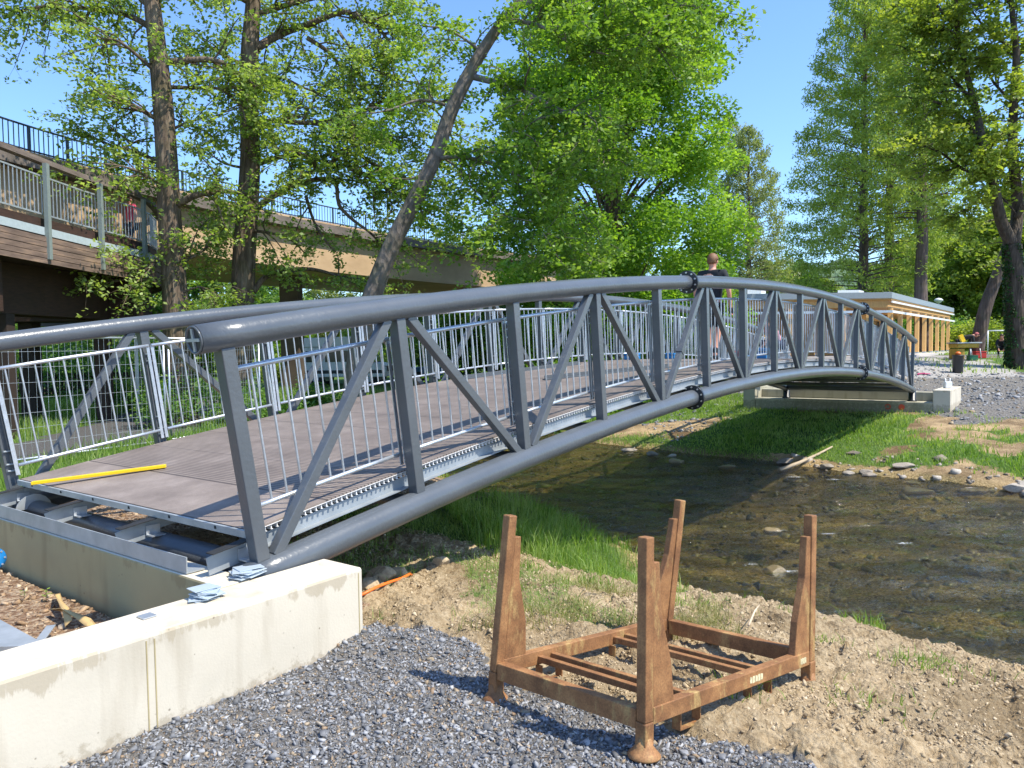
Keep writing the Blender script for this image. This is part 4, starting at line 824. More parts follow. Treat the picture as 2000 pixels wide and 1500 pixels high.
l1 = [([(343,402),(380,382),(420,376),(455,374),(500,392)],.10,.03),([(324,122),(400,116),(440,125),(470,146),(500,170)],.09,.03),([(322,170),(380,172),(430,174),(470,208),(480,240)],.06,.02),
 ([(308,62),(250,30),(180,18),(90,12),(20,25)],.09,.02),([(318,240),(260,205),(215,180),(180,170)],.07,.02),([(330,330),(270,298),(220,285),(170,262)],.07,.02),
 ([(337,500),(290,512),(230,515),(180,505)],.06,.015,.3,-.4,.6),([(338,470),(295,520),(245,545),(215,550)],.05,.015,.3,-.3),([(340,520),(380,500),(420,470),(440,440)],.05,.015,.4,0,.6),([(336,380),(290,345),(240,325),(180,318)],.05,.015,.3,-.3,.8),
 ([(300,10),(340,-30),(400,-50),(450,-40)],.09,.03),([(300,20),(240,-30),(160,-50),(60,-40)],.09,.02),([(315,150),(270,110),(230,80),(190,75)],.06,.02),([(320,260),(365,240),(400,230)],.05,.015),([(343,580),(390,560),(430,580)],.03,.01,.2,-.2)]
big_tree(11, 20.0, tr1, l1, 'rough brown barked tree nearest the timber clad footbridge, left of its twin', M['leaf_alder'], M['bark_alder'], .118, 7.0, 14, trunk_tw=14)
tr2 = [(470,790,.44),(468,740,.37),(468,700,.35),(473,600,.335),(477,500,.32),(484,400,.30),(489,300,.275),(486,200,.26),(488,100,.245),(495,0,.205),(500,-120,.16),(490,-260,.09)]
l2 = [([(500,95),(530,76),(565,60),(610,45),(668,23),(700,35),(735,52),(758,78),(778,104)],.12,.03),([(600,74),(640,100),(664,128),(686,155),(700,190)],.07,.02),([(502,250),(530,236),(600,240),(690,228),(740,200),(800,192)],.09,.03),
 ([(498,322),(560,304),(610,308),(650,300),(700,278)],.08,.03),([(495,412),(530,385),(565,366),(600,340),(645,318),(690,282),(720,262)],.10,.03),([(565,366),(620,350),(655,358),(662,400),(690,430),(720,452),(745,478),(752,495)],.08,.02,.3,0,.5),
 ([(598,384),(612,430),(632,465),(655,492)],.05,.02,.4,0,.4),([(495,570),(520,540),(560,528),(610,526),(660,538),(700,545),(760,560)],.09,.02,.3,.2,.55),([(680,328),(720,345),(760,372),(800,385),(848,404),(880,430),(905,455)],.07,.02),
 ([(700,300),(760,340),(810,350),(850,352)],.06,.02),([(495,30),(560,10),(640,-10),(720,-20),(820,-30)],.09,.03),([(494,10),(440,-20),(400,-40)],.08,.03),([(488,180),(540,150),(590,170),(640,190)],.06,.02),([(486,130),(440,110),(410,90),(380,60)],.06,.02),([(489,330),(440,320),(410,300)],.05,.015),([(480,460),(440,450),(400,455)],.04,.015),([(480,450),(530,455),(570,470),(600,500)],.05,.015,.4,0,.4),([(600,240),(660,250),(740,262),(800,270)],.05,.02),([(660,60),(700,110),(760,150),(830,165)],.05,.02),([(800,192),(850,215),(880,260),(890,300)],.04,.01)]
big_tree(12, 21.8, tr2, l2, 'rough brown barked tree with twisting limbs, right twin of the pair behind the deck', M['leaf_alder'], M['bark_alder'], .122, 6.6, 15, trunk_tw=9)
# --- leaning smooth tree with feathery leaves
tr3 = [(680,800,.31),(700,700,.28),(716,620,.25),(728,575,.24),(765,480,.215),(812,385,.195),(848,310,.18),(880,220,.17),(905,165,.17),(945,95,.14),(985,38,.12),(1035,-15,.10),(1090,-80,.08),(1180,-160,.05)]
l3 = [([(925,150),(985,165),(1012,170),(1040,188),(1095,216),(1125,222),(1175,225)],.085,.03,.5,-.5),([(995,40),(1035,45),(1080,62),(1130,92),(1180,105)],.06,.02,.5,-.5),([(858,310),(900,306),(960,320),(1010,342),(1060,368),(1110,398)],.06,.02,.5,-.5),([(868,310),(895,330),(915,362),(940,380)],.03,.012),([(1060,-60),(1110,-5),(1170,18),(1220,45),(1270,80),(1290,100)],.06,.02,.4,-.5),
 ([(870,205),(820,195),(760,215),(720,222)],.045,.015),([(1000,20),(1080,-10),(1180,-30),(1270,-25),(1330,10)],.06,.02,.4,-.6),([(940,100),(880,60),(820,50)],.04,.015),([(1095,216),(1150,250),(1180,300),(1170,340)],.03,.01,.3,-.2),([(1300,-40),(1340,0),(1372,28)],.03,.01,.2,-.2),([(1110,398),(1130,440),(1120,480)],.025,.01,.3,-.1),([(840,330),(800,350),(760,345)],.03,.01)]
big_tree(13, 19.0, tr3, l3, 'slender smooth grey tree leaning to the right with feathery yellow green leaves', M['leaf_robinia'], M['bark_smooth'], .115, 6.0, 16, trunk_tw=6, ln=1.2, spread=.26, top=[(1240,60,-2.5,120,50,20),(1060,300,-2,90,60,16),(1000,470,-2,80,50,10),(1120,500,-1.5,60,60,10)])
# --- big dense bright green tree
def dense_tree(name, label, base, prof, nclump, perc, leafm, lsz, seed, trunk_r=.4, ztop=None, group=None, clr=(.7,1.5), squash=.75, holes=.0, cat='tree', barkm=None, surf_bias=.45):
    r = random.Random(seed); T = Tree(seed); bx, by, bz = base; zs = [p[0] for p in prof]; rs = [p[1] for p in prof]; z1 = zs[-1]
    T.wood.tube([np.array([bx+.15*math.sin(z*.4), by+.15*math.cos(z*.5), z]) for z in np.linspace(bz-.2, z1*.93, 9)], [trunk_r*(1-.92*k/8)+.02 for k in range(9)], 10)
    for k in range(nclump):
        z = r.uniform(zs[0], z1); R = float(np.interp(z, zs, rs)); a = r.uniform(0, 2*PI); q = r.random()**surf_bias*R; cr = r.uniform(*clr)*(.55+.45*R/max(rs))
        c = np.array([bx+math.cos(a)*q, by+math.sin(a)*q, z]); n = int(perc*cr*cr)
        v = rng.normal(0, 1, (n, 3)); v /= np.linalg.norm(v, axis=1)[:,None]; v *= (rng.uniform(.1,1,n)**.45)[:,None]*cr; v[:,2] *= squash
        T.leaf.append(c+v); T.tint.append(np.full(n, r.gauss(.5,.13)))
        if k % 3 == 0: m_ = np.array([bx, by, max(z-R*.7, zs[0]*.6+bz*.4)]); T.wood.tube([m_, (m_+c)/2+np.array([0,0,.3]), c], [trunk_r*.22, trunk_r*.13, .02], 5, caps=False)
    return T.build(name, label, cat, (bx, by, bz), barkm or M['bark_alder'], leafm, lsz, group)
c = at(1195, 600, 34); zb = float(surf(c[0], c[1]))
dense_tree('broadleaf_tree', 'tall dense bright green tree with full crown behind the middle of the bridge', (c[0], c[1], zb), [(1.2,4.4),(3,5.6),(6,5.7),(9,5.5),(11,5.1),(14,4.5),(17,3.7),(20,2.4),(22,.8)], 400, 560, M['leaf_linden'], .185, 21, trunk_r=.45, clr=(.65,1.35), surf_bias=.38)
# --- dawn redwoods
def redwood(label, base, H, Rm, seed, leafm, lsz=.30, nb=150, leafn=26, z0=3.0, trunk_r=.42, group=None, dens=1.):
    r = random.Random(seed); T = Tree(seed); bx, by, bz = base
    T.wood.tube([np.array([bx+.05*math.sin(z), by, bz+z]) for z in np.linspace(-.3, H*.97, 14)], [trunk_r*(1.15 if k == 0 else 1)*(1-.95*k/13)+.015 for k in range(14)], 12)
    for k in range(nb):
        f = (k+r.random())/nb; z = z0+(H-z0)*f; R = Rm*min(1, (1-f)**.62*1.12)*(.65+.35*min(1,f*5))*r.uniform(.87,1.04); a = k*2.399+r.uniform(-.4,.4); d = np.array([math.cos(a), math.sin(a), 0])
        rise = R*(.10+.75*f)*r.uniform(.7,1.2); P = [np.array([bx,by,bz+z])+d*R*t+np.array([0,0,rise*t**.8-.10*R*t*t*(1-f)+r.uniform(-.05,.05)*R*t]) for t in (0,.3,.6,.85,1)]
        T.wood.tube(P, [.05*(1-f)+.018,.035*(1-f)+.012,.022*(1-f)+.008,.010,.005], 5, caps=False)
        nl = int(leafn*(R/Rm+.25)*dens)
        for j in range(nl):
            t = r.uniform(.30,1)**.5; i = min(int(t*4), 3); tt = [0,.3,.6,.85,1]; ii_ = max(q for q in range(4) if tt[q] <= t) if t < 1 else 3
            p = P[ii_]+(P[ii_+1]-P[ii_])*((t-tt[ii_])/(tt[ii_+1]-tt[ii_])); s = np.array([-d[1], d[0], 0])*r.gauss(0,.16*R*(1.1-t*.6))+np.array([0,0,r.gauss(-.12,.16)]); m_ = 7
            v = rng.normal(0, 1, (m_, 3))*np.array([.16,.16,.20]); T.leaf.append(p+s+v-np.array([0,0,.08])); T.tint.append(np.full(m_, r.gauss(.5,.16)))
            if j % 3 == 0: T.wood.tube([p, p+s], [.008,.003], 3, caps=False)
    return T.build('dawn_redwood', label, 'tree', (bx, by, bz), M['bark_red'], leafm, lsz, group, droop=.9, asp=.34, up=.1)
def gbase(px, depth): c = at(px, 680, depth); return (c[0], c[1], float(surf(c[0], c[1])))
GRW = 'dawn redwoods behind the timber pavilion'
redwood('leftmost and fullest of the three dawn redwoods behind the timber pavilion', gbase(1685,56), 28.5, 6.2, 31, M['leaf_redwood'], .27, 230, 46, 3.0, .42, GRW)
redwood('middle dawn redwood trunk of the three behind the timber pavilion', gbase(1735,60), 30.5, 5.8, 32, M['leaf_redwood'], .28, 150, 28, 8, .44, GRW)
redwood('rightmost dawn redwood of the three with the palest, thickest trunk', gbase(1798,52), 26, 5.2, 33, M['leaf_redwood'], .28, 140, 26, 9, .48, GRW)
redwood('sparse pale tall dawn redwood partly behind the dense bright green tree', gbase(1424,80), 24.5, 4.6, 34, M['leaf_redwood_pale'], .30, 170, 22, 2, .34)
redwood('sparse pale dawn redwood rising right beside the dense bright green tree', gbase(1462,77), 22.5, 5.2, 35, M['leaf_redwood_pale'], .30, 190, 24, 2, .36)
# --- ivy covered forked tree on the right
D = 33; tr4 = [(1992,716,.54),(1988,680,.41),(1985,620,.38),(1982,540,.36),(1978,478,.34)]
T = Tree(41); P = [at(px, py, D) for px, py, _ in tr4]; P[0][2] = float(surf(P[0][0], P[0][1]))-.15; base4 = P[0].copy(); T.limb(P, [q[2] for q in tr4], 14, 3)
for pts, r0, r1, k in (([(1978,480),(1955,430),(1938,350),(1922,290),(1905,210),(1885,130),(1872,60),(1865,-40)],.34,.06,2.2),([(1979,480),(1988,400),(1978,300),(1980,200),(1985,100),(1975,0),(1980,-80)],.33,.08,2.2),([(1985,425),(2010,390),(2050,330)],.15,.05,1.5),([(1938,350),(1880,330),(1840,300),(1790,280)],.12,.03,2),([(1920,285),(1880,230),(1830,200),(1770,190)],.12,.03,2),([(1905,210),(1860,150),(1820,110),(1765,95)],.11,.03,2.2),([(1890,130),(1850,60),(1800,30),(1740,30)],.10,.03,2.2),([(1980,200),(1940,160),(1920,110)],.1,.03,2),([(1985,100),(1930,60),(1890,10)],.1,.03,2),([(1935,350),(1900,400),(1860,420)],.06,.02,1.6),([(1985,420),(1950,380),(1900,385)],.06,.02,1.4),([(1975,300),(2020,250),(2060,200)],.08,.03,1.5),([(1870,60),(1800,-20),(1740,-40)],.08,.03,2),([(1975,10),(1920,-40),(1850,-60)],.08,.03,2)):
    Q = trace(pts, D, T.r, .65); r0 *= .8; r1 *= .8; n = len(Q); o, rr_ = T.limb(Q, [r0+(r1-r0)*i/(n-1) for i in range(n)], 8, 3); L = sum(np.linalg.norm(b-a) for a, b in zip(Q, Q[1:])); T.twigs(o, rr_, int(k*L*1.5), 1.9, 22, .42, start=.2, tint=.55)
t4 = T.build('broadleaf_tree', 'large forked tree with ivy on its trunk at the right edge', 'tree', tuple(base4), M['bark_dark'], M['leaf_right'], .20)
iv = []
for (a, ra), (b_, rb) in zip(zip(P, [.54,.41,.38,.36,.34]), zip(P[1:], [.41,.38,.36,.34,.32])):
    for _ in range(1500):
        t = random.random(); an = random.uniform(0, 2*PI)
        if math.sin(an*1.0+2.6)+.5*math.sin(3*an+t*3) > .55: continue
        iv.append(a+(b_-a)*t+np.array([math.cos(an), math.sin(an), 0])*(ra+(rb-ra)*t+random.uniform(0,.10)))
leaf_mesh('ivy', np.array(iv), .11, M['ivy'], t4)
# slim leaning trunk beside it
T = Tree(42); Q = [at(px, py, 37) for px, py in [(1905,706),(1912,660),(1925,600),(1945,545),(1968,480),(1992,400),(2020,300)]]; Q[0][2] = float(surf(Q[0][0], Q[0][1]))-.1; o, rr_ = T.limb(Q, [.36,.31,.29,.26,.23,.19,.10], 12, 3); T.twigs(o, rr_, 14, 2., 12, .5, start=.6, tint=.5)
T.build('leaning_tree', 'bare slim tree trunk leaning right beside the ivy covered tree', 'tree', tuple(Q[0]), M['bark_red'], M['leaf_right'], .22)
# --- woodland behind (three grown kinds, each copied with its trunk and crown)
protos = []
for k, (lm, sd_, nm) in enumerate(((M['leaf_wood'], 51, 'a'), (M['leaf_right'], 52, 'b'), (M['leaf_willow'], 53, 'c'))):
    protos.append(dense_tree('woodland_tree', 'x', (0,0,0), [(.8,2.6),(2.5,4.2),(5.5,4.6),(8,3.8),(10,2.2),(11.2,.6)], 80, 150, lm, .36, sd_, trunk_r=.25, clr=(.8,1.6), surf_bias=.42))
used_p = [False]*3
def wood(px, depth, ztop, kind, label, group, w=1.):
    o = protos[kind] if not used_p[kind] else copy_tree(protos[kind]); used_p[kind] = True
    x, y, z = gbase(px, depth); s = (ztop-z)/11.4; o.location = (x, y, z-.1); o.scale = (s*w, s*w, s); o.rotation_euler.z = random.uniform(0, 6.28); tag(o, label, 'tree', group); return o
GA = 'trees of the wood closing the view beyond the park'
for px, dp, zt, kd, w in ((1500,92,12,0,1.1),(1560,96,12.5,0,1.),(1610,110,11.5,1,1.),(1760,82,12.,1,1.1),(1820,78,13.,0,1.),(1875,74,14.,1,1.),(1925,80,15.,0,1.),(1965,70,14.5,1,1.),(2030,72,15,0,1.),(1700,95,10.5,0,1.3),(1850,96,17.5,0,1.),(1780,104,16.5,1,1.2),(1960,98,18,1,1.2),(1540,120,14,1,1.4)):
    wood(px, dp, zt, kd, ('green broadleaf tree standing in the far wood behind the redwoods' if kd == 0 else 'yellow green broadleaf tree standing in the far wood behind the redwoods'), GA if kd == 0 else 'yellow green trees in the far wood', w)
GB = 'bright trees seen under the concrete road bridge'
for px, dp, zt, kd, w in ((250,62,7.5,0,1.2),(110,58,6.5,0,1.3),(10,50,5.5,0,1.2),(330,56,9,0,1.1),(400,60,9.5,0,1.1),(460,66,9.5,0,1.2),(540,76,9.5,0,1.1),(-60,46,6,0,1.2),(740,78,8.5,0,1.1),(800,66,9,0,1.1),(880,60,8.5,0,1.2),(960,58,8,0,1.2),(1050,56,8,0,1.2),(1330,62,9,0,1.2)):
    wood(px, dp, zt, kd, 'leafy green background tree seen low beneath the concrete road bridge and behind the bridge railings', GB, w)
for px, dp, zt, w in ((630,84,9.5,1.),(680,90,8.8,1.1),(600,95,8.5,1.2)): wood(px, dp, zt, 2, 'pale yellow green willow seen beneath the concrete road bridge', 'pale willows beneath the road bridge', w)
# --- bushes
def bush(label, px, depth, w, h, leafm, lsz, seed, n=26, per=260, zb=None, group=None, name='bush'):
    r = random.Random(seed); c = at(px, 680, depth); z = float(surf(c[0], c[1])); T = Tree(seed); b0 = np.array([c[0], c[1], z])
    for k in range(n):
        a = r.uniform(0, 2*PI); q = r.random()**.5*w/2; e = math.sqrt(max(0, 1-(q/(w/2))**2)); p = b0+np.array([math.cos(a)*q, math.sin(a)*q*.8, r.uniform(.05, 1)*h*(.35+.6*e)]); cr = r.uniform(.18,.34)*min(w, h*1.6)
        m_ = int(per*r.uniform(.6,1.2)); v = rng.normal(0, .5, (m_, 3))*cr; v[:,2] *= .75; pp = p+v; pp[:,2] = np.maximum(pp[:,2], z+.02); T.leaf.append(pp); T.tint.append(np.full(m_, r.gauss(.5,.16)))
        if k % 2 == 0: T.wood.tube([b0+np.array([r.uniform(-.15,.15), r.uniform(-.15,.15), -.05]), (b0+p)/2, p], [.03,.018,.006], 5)
    t = thing(name, label, 'bush', tuple(b0), group); T.wood.build('stems', M['bark_smooth'], t); leaf_mesh('foliage', np.concatenate(T.leaf), lsz, leafm, t, np.concatenate(T.tint)); return t
bush('low dark green bush at the foot of the rough barked tree pair', 400, 19.0, 3.0, 1.3, M['leaf_bush'], .10, 61)
bush('spreading green shrub between the rough barked tree pair and the leaning tree', 590, 20.5, 2.8, 1.0, M['leaf_bush'], .10, 62)
bush('green shrub behind the far railing just right of the leaning tree', 880, 24, 3.5, 1.9, M['leaf_linden'], .12, 63, n=34)
bush('wide green shrub behind the far railing under the dense tree', 1000, 27, 4.5, 2.2, M['leaf_bush'], .13, 64, n=40)
bush('light green shrub below the dense tree near the bridge crown', 1110, 28, 4.0, 2.0, M['leaf_linden'], .13, 65, n=36)
bush('overgrown ivy heap beside the dark picket fence', 262, 25, 2.6, 1.1, M['leaf_bush'], .10, 66)
bush('leafy shrub hanging behind the brown pillars under the timber clad footbridge', 120, 35, 9, 3.2, M['leaf_bush'], .16, 67, n=60)
bush('low shrub behind the ivy covered tree beside the goal frame', 1930, 56, 6, 2.2, M['leaf_right'], .2, 68, n=40)
bush('dark green shrub behind the pavilion columns', 1815, 66, 8, 3.2, M['leaf_bush'], .25, 69, n=50)
bush('rounded green shrub on the lawn far beyond the picnic path', 650, 60, 10, 2.0, M['leaf_wood'], .25, 70, n=50)
bush('yellow green shrub on the sunny lawn left of the leaning tree', 560, 48, 5, 1.6, M['leaf_right'], .18, 71, n=36)
bush('small green shrub behind the railing where the far truss meets the dense tree', 1200, 30, 4.5, 2.4, M['leaf_linden'], .13, 72, n=40)
bush('broad dark shrub under the dense tree near the far abutment', 1320, 36, 6.5, 2.6, M['leaf_bush'], .16, 73, n=50)
# distant hills
def hill(pts, depth, thick, name, mat):
    P = [at(px, py, depth) for px, py in pts]; n = len(P); vs = [np.array([p[0], p[1], -2]) for p in P]+P+[p+np.array([p[0]*thick/depth, thick, 0]) for p in P]
    fs = [(i, i+1, n+i+1, n+i) for i in range(n-1)]+[(n+i, n+i+1, 2*n+i+1, 2*n+i) for i in range(n-1)]; o = mesh_object(name, np.array(vs), fs, mat, smooth=True); tag(o, kind='structure'); return o
M['hill'] = noise_mat('far_wooded_hillside', [(.3,(.06,.10,.06)),(.55,(.11,.17,.09)),(.75,(.19,.25,.13))], scale=.18, rough=1, bump=1, bscale=.25, bdist=3, world_space=True)
hill([(-600,640),(0,650),(300,648),(600,632),(900,640),(1200,630),(1350,600),(1480,560),(1580,530),(1640,505),(1720,515),(1850,530),(2050,500),(2600,520)], 420, 200, 'hills', M['hill'])
# ---------------------------------------------------------------- concrete road bridge (curving, seen upper left)
path = [(-14.0,10.),(-13.4,15.),(-12.9,19.2),(-11.8,22.7),(-10.2,27.),(-8.3,30.8),(-5.2,35.8),(-1.6,40.7),(3.5,46.5),(9.,52.)]
def cr_path(P, k=6):
    P = [np.array(p, float) for p in P]; out = []
    for i in range(len(P)-1):
        p0 = P[max(i-1,0)]; p1, p2 = P[i], P[i+1]; p3 = P[min(i+2,len(P)-1)]
        for j in range(k):
            t = j/k; out.append(.5*((2*p1)+(-p0+p2)*t+(2*p0-5*p1+4*p2-p3)*t*t+(-p0+3*p1-3*p2+p3)*t**3))
    return out+[P[-1]]
RP = cr_path(path); RN = []
for i in range(len(RP)): d = RP[min(i+1,len(RP)-1)]-RP[max(i-1,0)]; d = d/np.linalg.norm(d); RN.append(np.array([-d[1], d[0]]))
def sweep(m, RP, RN, a, b, z0, z1):
    sec = [np.append(p+n*a, z0) for p, n in zip(RP, RN)], [np.append(p+n*b, z0) for p, n in zip(RP, RN)], [np.append(p+n*b, z1) for p, n in zip(RP, RN)], [np.append(p+n*a, z1) for p, n in zip(RP, RN)]
    n = len(RP); vs = []
    for i in range(n): vs += [sec[k][i] for k in range(4)]
    fs = [(i*4+k, i*4+(k+1)%4, (i+1)*4+(k+1)%4, (i+1)*4+k) for i in range(n-1) for k in range(4)]+[(3,2,1,0), tuple((n-1)*4+k for k in range(4))]
    return m.add(vs, fs)
road = thing('road_bridge', 'curving concrete road bridge with dark edge and black railing passing behind the trees', 'road bridge', (-9.5, 33, 0))
m = MB(); sweep(m, RP, RN, 0, 8.5, 6.78, 7.12); m.build('deck_edge', M['concrete_dark'], road)
m = MB(); sweep(m, RP, RN, .42, 7.9, 5.22, 6.775); m.build('girder', M['concrete_beige'], road)
m = MB(); sweep(m, RP, RN, .05, .35, 7.125, 7.20); m.build('kerb', M['concrete_beige'], road)
M['blackrail'] = plain('blue_black_railing', (.03,.045,.055), .5)
m = MB(); rz0, rz1 = 7.15, 7.88
for (p, n), (p2, n2) in zip(zip(RP, RN), zip(RP[1:], RN[1:])):
    for zz, ww in ((rz1, .05), (rz0+.10, .03)): m.bar(np.append(p+n*.12, zz), np.append(p2+n2*.12, zz), ww, .04, (0,0,1))
    L = np.linalg.norm(p2-p); k = max(1, int(L/.14))
    for j in range(k):
        q = p+n*.12+(p2+n2*.12-p-n*.12)*j/k; m.bar(np.append(q, rz0), np.append(q, rz1), .02, .02, (1,0,0))
rl = m.build('railing', M['blackrail'], road)
for i in range(0, len(RP), 2):
    MB().bar(np.append(RP[i]+RN[i]*.12, 7.12), np.append(RP[i]+RN[i]*.12, rz1), .07, .06, (1,0,0)).build('railing_post', M['blackrail'], road)
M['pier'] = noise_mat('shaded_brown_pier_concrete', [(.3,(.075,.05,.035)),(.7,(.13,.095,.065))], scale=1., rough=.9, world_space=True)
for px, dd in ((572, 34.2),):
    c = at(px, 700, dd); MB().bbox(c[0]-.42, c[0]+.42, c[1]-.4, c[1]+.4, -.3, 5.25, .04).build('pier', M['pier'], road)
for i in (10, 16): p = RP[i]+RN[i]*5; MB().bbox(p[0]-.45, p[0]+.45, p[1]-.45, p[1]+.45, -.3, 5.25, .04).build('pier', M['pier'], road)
# round traffic sign seen nearly edge on, on the road bridge
c = at(285, 232, 22.6); sg = thing('traffic_sign', 'round traffic sign seen nearly edge on above the road bridge railing', 'traffic sign', (c[0], c[1], 7.1))
MB().tube([(c[0], c[1], 7.12), (c[0], c[1], c[2]+.1)], .03, 8).build('sign_pole', M['galv_dull'], sg); MB().lathe(c, [(.27,-.012),(.30,-.008),(.30,.008),(.27,.012)], 28, nrm(np.array([.93,-.05,0]))+np.array([.0,.28,0])).build('sign_plate', M['galv_dull'], sg)
# ---------------------------------------------------------------- timber clad footbridge, near left
fp = [(-10.3,9.),(-10.2,12.),(-10.1,15.),(-9.95,18.),(-9.75,21.),(-11.2,24.),(-14.5,26.6)]
FP = cr_path(fp, 3); FN = []
for i in range(len(FP)): d = FP[min(i+1,len(FP)-1)]-FP[max(i-1,0)]; d = d/np.linalg.norm(d); FN.append(np.array([-d[1], d[0]]))
ftb = thing('timber_footbridge', 'footbridge clad in weathered horizontal boards with a wooden handrail at the left edge', 'footbridge', (-10.1, 15, 0))
def zf(i): return np.interp(i, [0, len(FP)-1], [0, -.22])
m = MB()
for k in range(5):
    z0_ = 3.88+k*.118
    for i in range(len(FP)-1):
        p, n, p2, n2 = FP[i], FN[i], FP[i+1], FN[i+1]; o_ = -.008*(k % 2); m.bar(np.append(p+n*o_, z0_+.055+zf(i)), np.append(p2+n2*o_, z0_+.055+zf(i+1)), .035, .106, (0,0,1))
m.build('cladding', M['woodstrip'], ftb)
m = MB()
for i in range(len(FP)-1): m.bar(np.append(FP[i]+FN[i]*.04, 4.58+zf(i)), np.append(FP[i+1]+FN[i+1]*.04, 4.58+zf(i+1)), .05, .17, (0,0,1))
m.build('edge_beam', plain('pale_grey_coated_steel', (.38,.44,.45), .5), ftb)
m = MB()
for i in range(len(FP)-1): m.bar(np.append(FP[i]+FN[i]*.10, 6.10+zf(i)), np.append(FP[i+1]+FN[i+1]*.10, 6.10+zf(i+1)), .17, .11, (0,0,1), ext=.01)
m.build('handrail', M['handrail_wood'], ftb)
ip = [6,9,12,15,17]; grn = plain('pale_green_grey_steel_post', (.20,.235,.215), .5)
for y_ in (11.1,12.95,14.8,16.6,18.5,20.3):
    x_ = float(np.interp(y_, [f[1] for f in FP], [f[0] for f in FP])); zz = -.22*(y_-9)/17.6
    MB().bar((x_+.03, y_, 3.98+zz), (x_+.03, y_, 6.04+zz), .11, .09, (1,0,0)).build('railing_post', grn, ftb)
m = MB()
for i in range(len(FP)-1):
    p, n, p2, n2 = FP[i], FN[i], FP[i+1], FN[i+1]; q0, q1 = p+n*.10, p2+n2*.10
    for zz in (5.78, 4.96): m.bar(np.append(q0, zz+zf(i)), np.append(q1, zz+zf(i+1)), .03, .035, (0,0,1))
    k = int(np.linalg.norm(q1-q0)/.115)
    for j in range(k): q = q0+(q1-q0)*j/k; dz_ = zf(i+j/k); m.bar(np.append(q, 4.96+dz_), np.append(q, 5.78+dz_), .016, .016, (1,0,0))
m.build('railing_bars', M['galv_dull'], ftb)
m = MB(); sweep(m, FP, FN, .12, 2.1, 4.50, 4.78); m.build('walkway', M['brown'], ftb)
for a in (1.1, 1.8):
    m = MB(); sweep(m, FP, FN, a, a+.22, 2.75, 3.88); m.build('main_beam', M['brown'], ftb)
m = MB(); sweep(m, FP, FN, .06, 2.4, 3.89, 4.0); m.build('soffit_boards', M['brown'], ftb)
MB().bbox(-15.5, -10.15, 20.6, 21.6, 2.72, 3.86, .02).build('cross_head', M['brown'], ftb)
MB().bbox(-15.5, -10.5, 15.0, 15.8, 2.72, 3.86, .02).build('cross_head', M['brown'], ftb)
for (px, dd, w) in ((202,21.1,.17),(12,16.5,.14),(60,21.1,.2)):
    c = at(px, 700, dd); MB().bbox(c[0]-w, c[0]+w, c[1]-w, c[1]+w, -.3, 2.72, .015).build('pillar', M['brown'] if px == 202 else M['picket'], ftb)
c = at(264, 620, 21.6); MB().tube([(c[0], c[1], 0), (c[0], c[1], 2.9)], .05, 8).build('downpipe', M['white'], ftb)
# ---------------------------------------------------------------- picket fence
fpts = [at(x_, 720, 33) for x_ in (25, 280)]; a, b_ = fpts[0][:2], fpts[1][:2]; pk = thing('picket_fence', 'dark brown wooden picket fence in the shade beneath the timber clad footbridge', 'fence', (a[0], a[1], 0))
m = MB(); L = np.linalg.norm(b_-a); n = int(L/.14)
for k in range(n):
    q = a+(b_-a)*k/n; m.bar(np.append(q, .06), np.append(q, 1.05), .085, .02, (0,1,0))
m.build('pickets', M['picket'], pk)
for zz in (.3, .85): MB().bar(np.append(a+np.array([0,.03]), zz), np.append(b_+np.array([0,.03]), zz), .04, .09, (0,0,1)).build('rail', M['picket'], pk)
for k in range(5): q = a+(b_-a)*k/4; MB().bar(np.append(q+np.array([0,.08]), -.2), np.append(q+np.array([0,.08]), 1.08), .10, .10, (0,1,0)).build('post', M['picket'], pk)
# ---------------------------------------------------------------- mesh site fencing
def site_fence(p, q, label):
    p, q = np.array(p, float), np.array(q, float); t = thing('site_fence_panel', label, 'fence panel', (p[0], p[1], 0), 'wire mesh site fence panels'); d = (q-p)/np.linalg.norm(q-p); L = np.linalg.norm(q-p)
    zb, zt = .12, 2.12; m = MB(); A = lambda s, z: np.append(p+d*s, z)
    m.tube([A(0,.0), A(0,zt)], .021, 8); m.tube([A(L,.0), A(L,zt)], .021, 8); m.tube([A(0,zb), A(L,zb)], .019, 8); m.tube([A(0,zt-.01), A(L,zt-.01)], .019, 8); m.build('frame', M['galv'], t)
    m = MB(); n = int(L/.10)
    for k in range(1, n): s = L*k/n; m.tube([A(s,zb), A(s+.012*math.sin(k*2.3),(zb+zt)/2), A(s,zt)], .0022, 4, caps=False)
    for k in range(1, 8): z = zb+(zt-zb)*k/8; m.tube([A(0,z), A(L*.5,z+.012*math.sin(k)), A(L,z)], .0026, 4, caps=False)
    m.build('wire_mesh', M['galv'], t)
    for s in (.0, L): c = p+d*s; MB().bbox(c[0]-.12, c[0]+.12, c[1]-.30, c[1]+.30, 0, .13, .02).build('foot', M['rubber'], t)
site_fence((-8.15,12.0), (-6.75,14.75), 'wire mesh fence panel behind the left end of the far railing')
site_fence((-6.72,14.9), (-6.05,18.2), 'wire mesh fence panel leading away in front of the rough barked tree')
